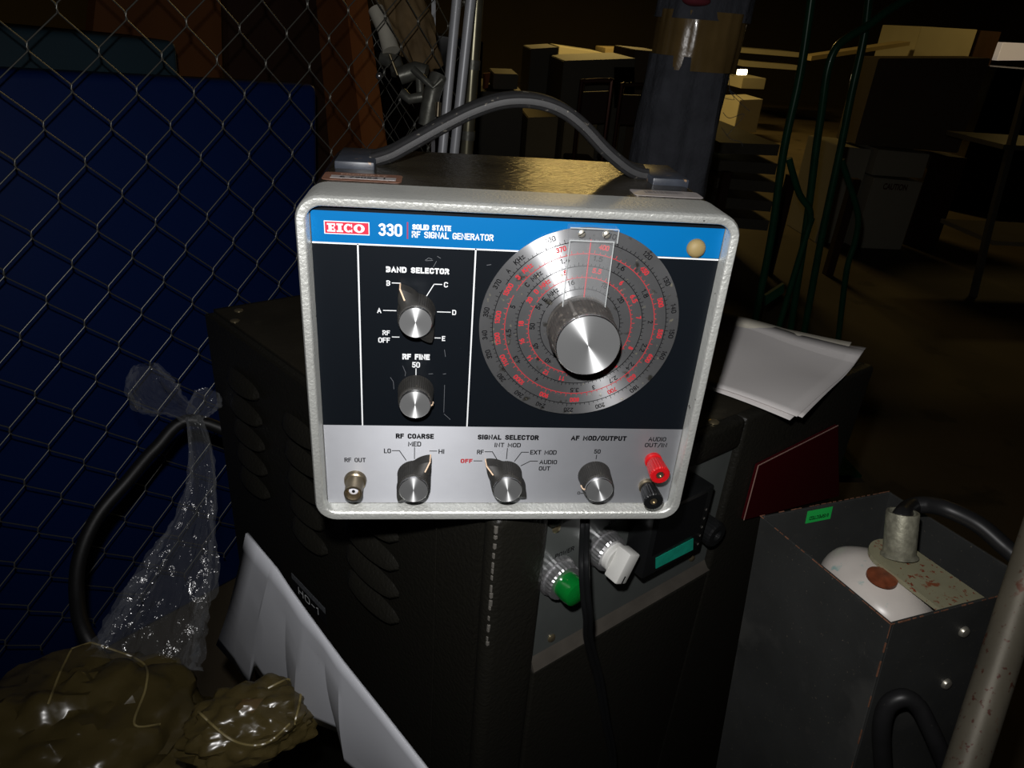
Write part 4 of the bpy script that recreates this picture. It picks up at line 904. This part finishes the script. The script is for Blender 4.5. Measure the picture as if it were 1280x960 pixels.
# ------------------------------------------------------------------ dark crate, torn card, bags at lower left
bm = B(); CR = frame((-.62, .02, FLOOR), (.86, -.20, 0), (.2, .86, 0))
crate = thing('wooden_crate', 'low black crate at the lower left under the torn white card and the bags', 'crate', (-.42, .05, FLOOR))
cq = [(-.56, .23), (-.145, .03), (-.06, -.12), (-.30, -.32), (-.80, -.10)]
bm = B(); prism(bm, cq, FLOOR, -.375); obj('crate_body', bm, M['deep_rubber'], crate, smooth=False)
for k_ in range(9):
    a = Vector((-.52 + .04 * k_, .12 - .028 * k_, -.375)); bm = B(); tube(bm, [a, a + Vector((-.09, -.16, 0))], .006, 6); obj('crate_slat', bm, M['deep_rubber'], crate)
# torn card
def cardpt(x, y): return (x, y)
ctop = [(-0.1757, 0.0882, -0.0822), (-0.1644, 0.0743, -0.0846), (-0.1527, 0.0599, -0.0859), (-0.1517, 0.0586, -0.0862), (-0.1492, 0.0555, -0.0863), (-0.1379, 0.0416, -0.0924), (-0.125, 0.0256, -0.0972), (-0.1231, 0.0232, -0.0978), (-0.1101, 0.0072, -0.1023), (-0.0977, -0.0082, -0.1058), (-0.0959, -0.0103, -0.1063), (-0.0676, -0.0453, -0.1118), (-0.0432, -0.0755, -0.117), (-0.0231, -0.1002, -0.1228)]
cbot = [(-0.242, 0.1701, -0.2845), (-0.2151, 0.1369, -0.2728), (-0.1915, 0.1078, -0.2627), (-0.1815, 0.0954, -0.2269), (-0.1735, 0.0856, -0.2326), (-0.1537, 0.061, -0.2249), (-0.1354, 0.0385, -0.2189), (-0.1286, 0.03, -0.2063), (-0.1095, 0.0064, -0.2002), (-0.0919, -0.0153, -0.1955), (-0.0864, -0.0221, -0.1953), (-0.0632, -0.0507, -0.1934), (-0.0423, -0.0766, -0.1851), (-0.0232, -0.1001, -0.1854)]
coff = (0, .001, .003, .0028, .002, -.003, .0045, .0035, -.004, .004, .003, -.002, 0, 0)
bm = B(); rg = []; nb = 10
for i, (a, b) in enumerate(zip(ctop, cbot)):
    a = Vector(a); b = Vector(b); row = []
    for j in range(nb + 1):
        s = j / nb; p = a.lerp(b, s)
        p += NL * (.003 * math.sin(PI * s) + coff[i] * s * 1.5)
        if i == 0: p += UL * (-.008 * math.sin(PI * s))
        row.append(p)
    rg.append(row)
loops(bm, rg, False, False, closed=False)
card = obj('torn_cardboard', bm, [M['card'], M['card_back']], angle=12); md = card.modifiers.new('s', 'SOLIDIFY'); md.thickness = .0022; md.offset = -1; md.material_offset = 1
tag(card, 'torn white cardboard sheet with creases standing beside the louvred side of the black cabinet', 'cardboard')
# dark cable loop at the left
cb = [(-0.2293, 0.3618, -0.1863), (-0.3038, 0.366, -0.1533), (-0.3349, 0.3376, -0.1717), (-0.3555, 0.307, -0.1917), (-0.377, 0.2754, -0.2138), (-0.3842, 0.2416, -0.2365), (-0.3768, 0.2076, -0.2562), (-0.3574, 0.1735, -0.2731), (-0.3257, 0.155, -0.3005), (-0.2664, 0.1461, -0.3029)]
bm = B(); tube(bm, spline(cb, 8), .0068, 12); tag(obj('rubber_cable', bm, M['deep_rubber']), 'thick black cable arcing down in front of the fence, behind the clear film', 'cable')
# clear twisted film
def film(path, radii, name, seed, n=70, fold=.30):
    P = spline(path, 8); rg = []; prev = None; m_ = len(P)
    for i, p in enumerate(P):
        t = (P[min(i + 1, m_ - 1)] - P[max(i - 1, 0)]).normalized()
        a = Vector((.88, .43, 0)); a = (a - t * a.dot(t)).normalized(); b = t.cross(a)
        s = i / (m_ - 1) * (len(radii) - 1); k_ = min(int(s), len(radii) - 2); r = radii[k_] + (radii[k_ + 1] - radii[k_]) * (s - k_)
        ring = []
        for j in range(n):
            g = 2 * PI * j / n + i * .02
            f_ = 1 + fold * (noise.noise(Vector((math.cos(g) * 5, math.sin(g) * 5, i * .05 + seed))) + .8 * noise.noise(Vector((math.cos(g) * 12, math.sin(g) * 12, i * .09 + seed))) + .35 * noise.noise(Vector((math.cos(g) * 16, math.sin(g) * 16, i * .5))))
            ring.append(p + a * r * f_ * math.cos(g) + b * r * .45 * f_ * math.sin(g))
        rg.append(ring)
    bm = B(); loops(bm, rg, False, False); return bm
fm = thing('stretch_film', 'twisted bundle of clear stretch film hanging in front of the fence at the left', 'plastic film', (-0.2686, 0.1982, -0.2043))
bm = film([(-0.2764, 0.296, -0.1067), (-0.2671, 0.2763, -0.1312), (-0.2616, 0.2493, -0.1595), (-0.2665, 0.2163, -0.191), (-0.2725, 0.1878, -0.2142), (-0.2817, 0.1534, -0.2387), (-0.2865, 0.1266, -0.2584)], [.006, .010, .013, .020, .030, .040, .046], 'film', 1); obj('film_skirt', bm, M['clear_film'], fm, angle=30)
bm = film([(-0.2764, 0.296, -0.1067), (-0.2948, 0.3065, -0.1021), (-0.3127, 0.3162, -0.0987), (-0.3261, 0.3294, -0.0879), (-0.3317, 0.3427, -0.0748)], [.008, .012, .022, .020, .010], 'film', 5); obj('film_tuft', bm, M['clear_film'], fm, angle=30)
bm = film([(-0.2764, 0.296, -0.1067), (-0.2695, 0.2991, -0.0992), (-0.2619, 0.3032, -0.0896), (-0.2573, 0.3061, -0.083)], [.008, .012, .014, .006], 'film', 9); obj('film_tuft', bm, M['clear_film'], fm, angle=30)
# amber bags
BV = []
def cling(pts, bv):      # lay a seam onto the bag's skin
    out = []
    for p in pts:
        h = bv.ray_cast(CAM, (p - CAM).normalized())[0]
        if h: out.append(h + (CAM - h).normalized() * .0006)
    return out
def bag(c, sx, sy, sz, name, label, seed, rotz=0, squeeze=None):
    bm = B(); bmesh.ops.create_icosphere(bm, subdivisions=5, radius=1)
    Rz = Matrix.Rotation(rotz, 3, 'Z')
    for v in bm.verts:
        d = v.co.copy(); vd = noise.voronoi(d * 2.4 + Vector((seed, seed, 0)))[0]; vd2 = noise.voronoi(d * 5.5 + Vector((seed, 1, 0)))[0]; nz = noise.noise(d * 1.6 + Vector((seed, 0, 0))); rg = 1 - abs(noise.noise(d * 2.6 + Vector((seed, 3, 1)))) * 2
        f_ = 1 + .20 * nz + .06 * rg + .22 * (vd[1] - vd[0]) + .09 * (vd2[1] - vd2[0]) - .1
        p = Vector((d.x * sx, d.y * sy, d.z * sz)) * f_
        v.co = c + Rz @ p
    BV.append(BVHTree.FromBMesh(bm))
    return tag(obj(name, bm, M['amber_bag'], angle=40), label, 'plastic bag')
g1 = Vector((-0.3184, 0.0536, -0.286)); g2 = Vector((-0.1666, 0.0187, -0.1964))
ob = bag(g1, .105, .085, .075, 'plastic_bag', 'large crumpled amber plastic bag in the lower left corner', 2.0, rad(20))
ob2 = bag(g2, .048, .030, .024, 'plastic_bag', 'small amber plastic bag end lying in front of the torn white card', 6.0, rad(18))
for par, pts in ((ob, [(-0.3072, 0.0306, -0.1864), (-0.3042, 0.0541, -0.1736), (-0.2978, 0.068, -0.1672), (-0.2719, 0.0596, -0.166), (-0.2445, 0.0451, -0.1653), (-0.2391, 0.0297, -0.1717), (-0.2424, 0.0115, -0.1854), (-0.2248, 0.0099, -0.1842)]), (ob2, [(-0.2082, 0.0325, -0.202), (-0.1806, 0.0138, -0.2091), (-0.1577, 0.0104, -0.21), (-0.1407, 0.0189, -0.2006)]), (ob2, [(-0.16, 0.0431, -0.1916), (-0.1424, 0.0449, -0.184), (-0.1348, 0.036, -0.1882), (-0.1381, 0.022, -0.2049)])):
    cs_ = cling(spline([Vector(p) for p in pts], 14), BV[0] if par is ob else BV[1])
    if len(cs_) > 4: bm = B(); tube(bm, cs_, .0009, 6); obj('bag_seam', bm, M['bag_seam'], par)
bm = B(); hull4(bm, [(-0.1801, 0.0276, -0.1936), (-0.175, 0.0301, -0.1876), (-0.16, 0.029, -0.186), (-0.1666, 0.0227, -0.1931)], (0, .0006, 0)); tag(obj('card_scrap', bm, mat('salmon_card', lin(160, 110, 70), .7), smooth=False), 'small orange-tan scrap lying on the small amber bag', 'scrap')

# ------------------------------------------------------------------ green hand truck at the right
ht = thing('hand_truck', 'dark green tubular steel hand truck standing on the concrete behind the papers', 'hand truck', (.86, 1.4, FLOOR))
def gt(px, name='frame_tube', r=.0095):
    pts = [Vector(p) for p in px]; d = (pts[-1] - pts[-2]).normalized(); pts.append(pts[-1] + d * max(.02, (pts[-1].z - FLOOR) / max(.2, -d.z)) if d.z < -.2 else pts[-1])
    bm = B(); tube(bm, spline(pts, 6), r, 14); return obj(name, bm, M['green_paint'], ht)
gt([(0.7512, 1.35, 0.3965), (0.7588, 1.35, 0.3369), (0.7738, 1.35, 0.1876), (0.7779, 1.35, 0.025), (0.7993, 1.35, -0.1874), (0.8107, 1.35, -0.4203)])
gt([(1.0609, 1.42, 0.383), (0.9886, 1.42, 0.3377), (0.9425, 1.42, 0.2984), (0.9019, 1.42, 0.2707), (0.8783, 1.42, 0.2439), (0.8727, 1.42, 0.1954), (0.8841, 1.42, 0.1069), (0.8946, 1.42, 0.0195), (0.9214, 1.42, -0.1684), (0.9529, 1.42, -0.4359)])
gt([(0.94, 1.46, 0.4072), (0.9501, 1.46, 0.3514), (0.9631, 1.46, 0.2735), (0.9702, 1.46, 0.1461), (0.9817, 1.46, 0.0037), (0.9957, 1.46, -0.2109), (1.0187, 1.46, -0.4505)])
gt([(0.805, 1.37, 0.0026), (0.8281, 1.37, -0.038), (0.8569, 1.37, -0.0832), (0.8917, 1.37, -0.1174), (0.9018, 1.37, -0.1536), (0.9004, 1.37, -0.1951)], 'brace_tube', .008)
gt([(0.9916, 1.46, -0.0077), (1.0241, 1.46, -0.0565), (1.0575, 1.46, -0.1068), (1.0852, 1.46, -0.1588), (1.0943, 1.46, -0.2244), (1.0955, 1.46, -0.3041), (1.135, 1.46, -0.5226)], 'brace_tube', .008)
bm = B(); hull4(bm, [(0.828, 1.36, -0.3463), (0.87, 1.36, -0.3114), (0.8763, 1.36, -0.3357), (0.8347, 1.36, -0.3732)], (0, .012, 0)); obj('cross_plate', bm, M['green_paint'], ht, smooth=False)
bm = B(); hull4(bm, [(0.8678, 1.38, -0.0672), (0.9897, 1.38, -0.071), (0.9936, 1.38, -0.0908), (0.8716, 1.38, -0.0888)], (0, .012, 0)); bm.free()
bm = B(); box(bm, (.80, 1.18, FLOOR), (1.14, 1.48, FLOOR + .008)); obj('toe_plate', bm, M['green_paint'], ht, smooth=False)

# ------------------------------------------------------------------ things further down the warehouse
def crate_px(name, quad, dp, m, label, cat, group=None, floor=False, bev=0.004):
    q = [Vector(p) for p in quad]
    q[2].x = q[1].x; q[3].x = q[0].x
    if floor: q[2].z = FLOOR; q[3].z = FLOOR
    bm = B(); hull4(bm, q, (0, dp, 0))
    if bev: bmesh.ops.bevel(bm, geom=list(bm.edges), offset=bev, segments=2, affect='EDGES')
    return tag(obj(name, bm, m, smooth=False), label, cat, group)
crate_px('storage_cabinet', [(0.5439, 4.6, 0.0739), (0.7166, 4.6, 0.0946), (0.7819, 4.6, -0.4409), (0.5878, 4.6, -0.4518)], .5, M['grey_cab'], 'grey cabinet left of the bright white one, far behind the handle', 'cabinet', floor=True)
crate_px('storage_cabinet', [(1.3411, 8.6, -0.0363), (1.8619, 8.6, -0.0689), (1.9587, 8.6, -0.8011), (1.4225, 8.6, -0.8324)], .8, M['white_enamel'], 'white enamel cabinet catching warm light, behind the handle', 'cabinet', floor=True)
c1 = crate_px('storage_cabinet', [(0.6629, 4.0, 0.0488), (1.0728, 4.0, 0.0878), (1.1623, 4.0, -0.4898), (0.7222, 4.0, -0.5132)], .6, M['grey_cab'], 'dark grey cabinet with a black screen, directly behind the handle arch', 'cabinet', floor=True)
bm = B(); hull4(bm, [(0.9516, 3.985, 0.0353), (1.0667, 3.985, 0.0427), (1.0999, 3.985, -0.1729), (0.9817, 3.985, -0.18)], (0, .012, 0)); obj('black_screen', bm, M['glass_dark'], c1, smooth=False)
crate_px('storage_cabinet', [(1.1633, 4.4, 0.1199), (1.3775, 4.4, 0.1161), (1.4955, 4.4, -0.5478), (1.2844, 4.4, -0.5591)], .6, M['brown_cab'], 'brown grey cabinet left of the blanket roll', 'cabinet', floor=True)
crate_px('metal_shelf_box', [(1.9265, 8.8, -0.0234), (2.2739, 8.8, -0.0089), (2.2924, 8.8, -0.1291), (1.938, 8.8, -0.1088)], .6, M['carton'], 'yellowish lit carton on top of the far cabinets', 'carton')
crate_px('cardboard_carton', [(0.4352, 3.6, -0.2149), (0.5962, 3.6, -0.2014), (0.6361, 3.6, -0.4208), (0.4527, 3.6, -0.4307)], .4, M['carton'], 'low brown carton at the left, seen under the handle arch', 'carton', floor=True)
crate_px('cardboard_carton', [(0.6156, 3.5, -0.2109), (0.7878, 3.5, -0.2048), (0.8147, 3.5, -0.4136), (0.6381, 3.5, -0.4229)], .4, M['carton'], 'low brown carton right of its neighbour, seen under the handle arch', 'carton', floor=True)
for q, lb in (([(0.4434, 3.59, -0.2772), (0.4903, 3.59, -0.2745), (0.4921, 3.59, -0.2946), (0.4451, 3.59, -0.2973)], 0), ([(0.5594, 3.59, -0.2786), (0.6109, 3.59, -0.2757), (0.6134, 3.59, -0.3), (0.5618, 3.59, -0.3029)], 0)): pass
crate_px('desk_printer', [(0.2598, 3.85, -0.0317), (0.3951, 3.85, -0.0271), (0.4009, 3.85, -0.1037), (0.2424, 3.85, -0.1095)], .4, M['grey_cab'], 'boxy machine with an orange label, right of the fence post', 'machine')
crate_px('packing_table', [(0.1791, 3.8, -0.1207), (0.4273, 3.8, -0.1135), (0.4299, 3.8, -0.146), (0.1806, 3.8, -0.153)], .8, M['shelf'], 'table carrying the boxy machine with the orange label', 'table', floor=True)
bm = B(); hull4(bm, [(0.1976, 3.75, -0.0281), (0.2354, 3.75, -0.0218), (0.2268, 3.75, -0.097), (0.2014, 3.75, -0.1026)], (0, .03, 0)); tag(obj('orange_box', bm, mat('orange_carton', lin(190, 110, 60), .7), smooth=False), 'small orange-brown carton right of the fence post', 'carton')
# chairs
def wire_chair(px, Y_, lb):
    t = thing('stacking_chair', lb, 'chair', (px[0][0], Y_, FLOOR), None)
    a, b, c, d = [Vector(p) for p in px]; c.x = b.x; d.x = a.x
    bm = B(); dn = lambda p: Vector((p.x, p.y, FLOOR)); tube(bm, spline([dn(d), d, a, a.lerp(b, .1) + Vector((0, 0, .02)), a.lerp(b, .9) + Vector((0, 0, .02)), b, c, dn(c)], 3), .011, 8); obj('chair_frame', bm, mat('chair_steel', lin(95, 60, 50), .3, .6), t)
    bm = B(); hull4(bm, [a.lerp(d, .08), b.lerp(c, .08), b.lerp(c, .55), a.lerp(d, .55)], (0, .015, 0)); obj('backrest', bm, M['dark_wood'], t, smooth=False)
    sz = FLOOR + .45; bm = B(); box(bm, (a.x, Y_, sz - .03), (b.x, Y_ + .36, sz), bev=.01); obj('seat', bm, M['dark_wood'], t)
    for x in (a.x + .02, b.x - .02):
        bm = B(); tube(bm, [(x, Y_ + .34, sz), (x, Y_ + .36, FLOOR)], .011, 8); obj('leg', bm, M['dark_metal'], t)
wire_chair([(0.6078, 3.1, -0.0061), (0.7436, 3.1, 0.0057), (0.7912, 3.1, -0.2836), (0.6781, 3.1, -0.3081)], 3.05, 'dark chair with a reddish frame, left of two behind the handle')
wire_chair([(0.7941, 3.1, -0.0081), (0.9249, 3.1, -0.0034), (0.9616, 3.1, -0.2743), (0.8375, 3.1, -0.281)], 3.1, 'dark chair nearer the blanket roll, right of two behind the handle')
# between roll and hand truck
crate_px('white_cabinet', [(3.5133, 8.4, -0.2138), (3.796, 8.4, -0.2047), (3.7965, 8.4, -0.3269), (3.541, 8.4, -0.3339)], .5, M['white_enamel'], 'small pale lit cabinet, upper of two just right of the blanket roll', 'cabinet')
crate_px('white_cabinet', [(3.2026, 7.6, -0.3917), (3.4591, 7.6, -0.368), (3.4973, 7.6, -0.7124), (3.2405, 7.6, -0.7186)], .5, M['white_enamel'], 'pale lit cabinet, lower of two just right of the blanket roll', 'cabinet')
for k_, (a, b) in enumerate([[(1.2663, 3.0, -0.1972), (1.5579, 3.0, -0.1917)], [(1.2831, 3.0, -0.2756), (1.5683, 3.0, -0.2788)], [(1.2925, 3.0, -0.3563), (1.582, 3.0, -0.364)], [(1.2997, 3.0, -0.4466), (1.589, 3.0, -0.4556)], [(1.3111, 3.0, -0.5391), (1.5961, 3.0, -0.5496)]]):
    a = Vector(a); b = Vector(b); bm = B(); hull4(bm, [a, b, b - Vector((0, 0, .05)), a - Vector((0, 0, .05))], (0, .8, 0))
    tag(obj('pallet_board', bm, M['shelf'], smooth=False), ['topmost', 'second', 'middle', 'fourth', 'lowest'][k_] + ' long dusty board of the stack between the blanket roll and the green hand truck', 'board', 'boards stacked beyond the roll')
a = (1.3111, 3.0, -0.5391)
rk = thing('board_rack', 'dark timber rack carrying the stacked boards beyond the blanket roll', 'rack', (a[0] + .2, 3.05, FLOOR))
for dx in (-.02, .30, .62):
    bm = B(); box(bm, (a[0] + dx, 2.94, FLOOR), (a[0] + dx + .04, 2.98, a[2] + .22)); obj('rack_post', bm, M['dark_wood'], rk, smooth=False)
# far lit stock near the horizon
for q, lb in (([(3.8702, 9.5, 0.0732), (4.6905, 9.5, 0.0707), (4.7058, 9.5, 0.0145), (3.883, 9.5, 0.0176)], 'upper long pale shelf edge lit far down the hall'), ([(3.8857, 9.4, -0.0709), (4.6507, 9.4, -0.0784), (4.666, 9.4, -0.135), (3.9008, 9.4, -0.1362)], 'lower long pale shelf edge lit far down the hall')):
    crate_px('far_shelf', q, .7, M['white_enamel'], lb, 'shelf', bev=0)
crate_px('far_shelf', [(4.0877, 8.0, 0.0762), (5.186, 8.0, 0.2943), (5.2, 8.0, 0.2548), (4.1011, 8.0, 0.0283)], .25, M['carton'], 'thin pale shelf edge running between the green tubes and the yellow cabinet', 'shelf', bev=0)
lmp = crate_px('work_lamp', [(2.6867, 6.5, -0.0453), (2.7693, 6.5, -0.0401), (2.7802, 6.5, -0.0864), (2.6973, 6.5, -0.0917)], .05, M['tube'], 'small bright yellow lamp right of the blanket roll', 'lamp')
crate_px('enamel_cabinet', [(5.3909, 8.2, 0.4557), (6.0747, 8.2, 0.4698), (6.1577, 8.2, 0.1156), (5.4976, 8.2, 0.1068)], .8, M['white_enamel'], 'yellow-lit pale cabinet top beyond the big brown-grey box', 'cabinet', floor=True)
crate_px('light_panel', [(7.0478, 9.0, 0.3711), (7.5519, 9.0, 0.3864), (7.6381, 9.0, 0.1971), (7.0924, 9.0, 0.1617)], .1, M['cool_tube'], 'glowing pale panel at the far right edge', 'light')
crate_px('big_crate', [(2.2792, 3.6, 0.1897), (2.9088, 3.6, 0.2308), (2.9597, 3.6, -0.2607), (2.3236, 3.6, -0.2478)], .22, M['brown_cab'], 'large brown-grey crate resting on pale cartons beyond the hand truck', 'crate')
crate_px('pale_carton', [(2.1761, 3.55, -0.2563), (2.3572, 3.55, -0.2633), (2.4995, 3.55, -0.7936), (2.2647, 3.55, -0.7796)], .4, M['white_enamel'], 'tall pale carton left of the pair under the big crate', 'carton', floor=True)
crate_px('pale_carton', [(2.3677, 3.5, -0.2542), (2.6734, 3.5, -0.263), (2.6779, 3.5, -0.3932), (2.375, 3.5, -0.3912)], .4, M['white_enamel'], 'flat pale carton on top of the one marked CAUTION', 'carton')
cc_ = crate_px('pale_carton', [(2.3758, 3.48, -0.4002), (2.6716, 3.48, -0.4113), (2.7279, 3.48, -0.8449), (2.4379, 3.48, -0.8182)], .4, M['white_enamel'], 'pale carton marked CAUTION standing on the floor under the big crate', 'carton', floor=True)
cq = [Vector(p) for p in [(2.4336, 3.46, -0.4235), (2.5772, 3.46, -0.425)]]; CQ = frame(cq[0], cq[1] - cq[0], (0, 0, 1)); wc = (cq[1] - cq[0]).length
bm = B(); glyphs(bm, 'CAUTION', 0, wc, -.035, 0, .03, z=-.005); obj('lettering', bm, mat('dark_red_print', lin(90, 25, 20), .6), cc_, CQ, smooth=False)
crate_px('dark_box', [(2.7603, 3.6, -0.2804), (2.9797, 3.6, -0.2862), (3.1524, 3.6, -0.9067), (2.9049, 3.6, -0.8964)], .5, M['dark_wood'], 'dark cabinet right of the pale cartons', 'cabinet', floor=True)
crate_px('dark_box', [(6.1166, 8.2, 0.4645), (6.3758, 8.2, 0.4657), (6.6596, 8.2, -0.202), (6.3956, 8.2, -0.2181)], .15, M['dark_wood'], 'dark narrow cabinet just right of the yellow-lit pale cabinet', 'cabinet', floor=True)
crate_px('dark_box', [(3.7217, 4.6, 0.1712), (4.7787, 4.6, 0.1678), (5.2414, 4.6, -0.9603), (4.178, 4.6, -1.0065)], .6, M['glass_dark'], 'wide black box added behind the shelf rack to hide lit floor at the right edge', 'cabinet', floor=True)  # added black box, covers lit floor so this side reads dark
crate_px('storage_cabinet', [(-0.4548, 3.4, 0.1683), (0.1697, 3.4, 0.1366), (0.1977, 3.4, -0.4075), (-0.4766, 3.4, -0.4437)], .4, M['glass_dark'], 'large black box added behind the distant mesh to hide lit floor left of the fence post', 'cabinet', floor=True)  # added to block the bright floor seen through the far mesh
# shelf rack at the right edge
sr = thing('shelf_rack', 'grey steel shelving rack at the right edge of the hall', 'rack', (2.6, 2.72, FLOOR))
P_ = [Vector(p) for p in [(2.4504, 2.716, 0.1309), (2.5264, 2.716, -0.4647), (2.5835, 2.716, -0.808)]]
bm = B(); tube(bm, [P_[0] + (P_[0] - P_[1]) * .3, P_[0], P_[1], to_floor(P_[2], (P_[2] - P_[1]).normalized())], .018, 4); obj('rack_post', bm, M['shelf'], sr, smooth=False)
a = Vector((2.5659, 2.716, -0.5202)); bm = B(); box(bm, (a.x, 2.70, a.z - .02), (a.x + .9, 3.1, a.z)); obj('rack_shelf', bm, M['carton'], sr, smooth=False)
a = Vector((2.4338, 2.716, -0.0931)); bm = B(); box(bm, (a.x, 2.70, a.z - .02), (a.x + .9, 3.1, a.z)); obj('rack_shelf', bm, M['shelf'], sr, smooth=False)
bm = B(); box(bm, (3.45, 2.70, FLOOR), (3.49, 2.74, .5)); obj('rack_post', bm, M['shelf'], sr, smooth=False)
# ceiling lamp housings
for n_, ((lx, ly), pw) in enumerate(LAMPS):
    t = thing('ceiling_lamp', ['long warm ceiling lamp over the middle of the hall', 'long warm ceiling lamp over the right of the hall'][n_], 'lamp', (lx, ly, 2.0))
    bm = B(); box(bm, (lx - .78, ly - .27, 1.68), (lx + .78, ly + .27, 1.74), bev=.01); obj('lamp_housing', bm, M['grey_paint'], t)
    for dx in (-.5, .5):
        bm = B(); tube(bm, [(lx + dx, ly, 1.73), (lx + dx, ly, 2.0)], .008, 6); obj('hanger_rod', bm, M['dark_metal'], t)
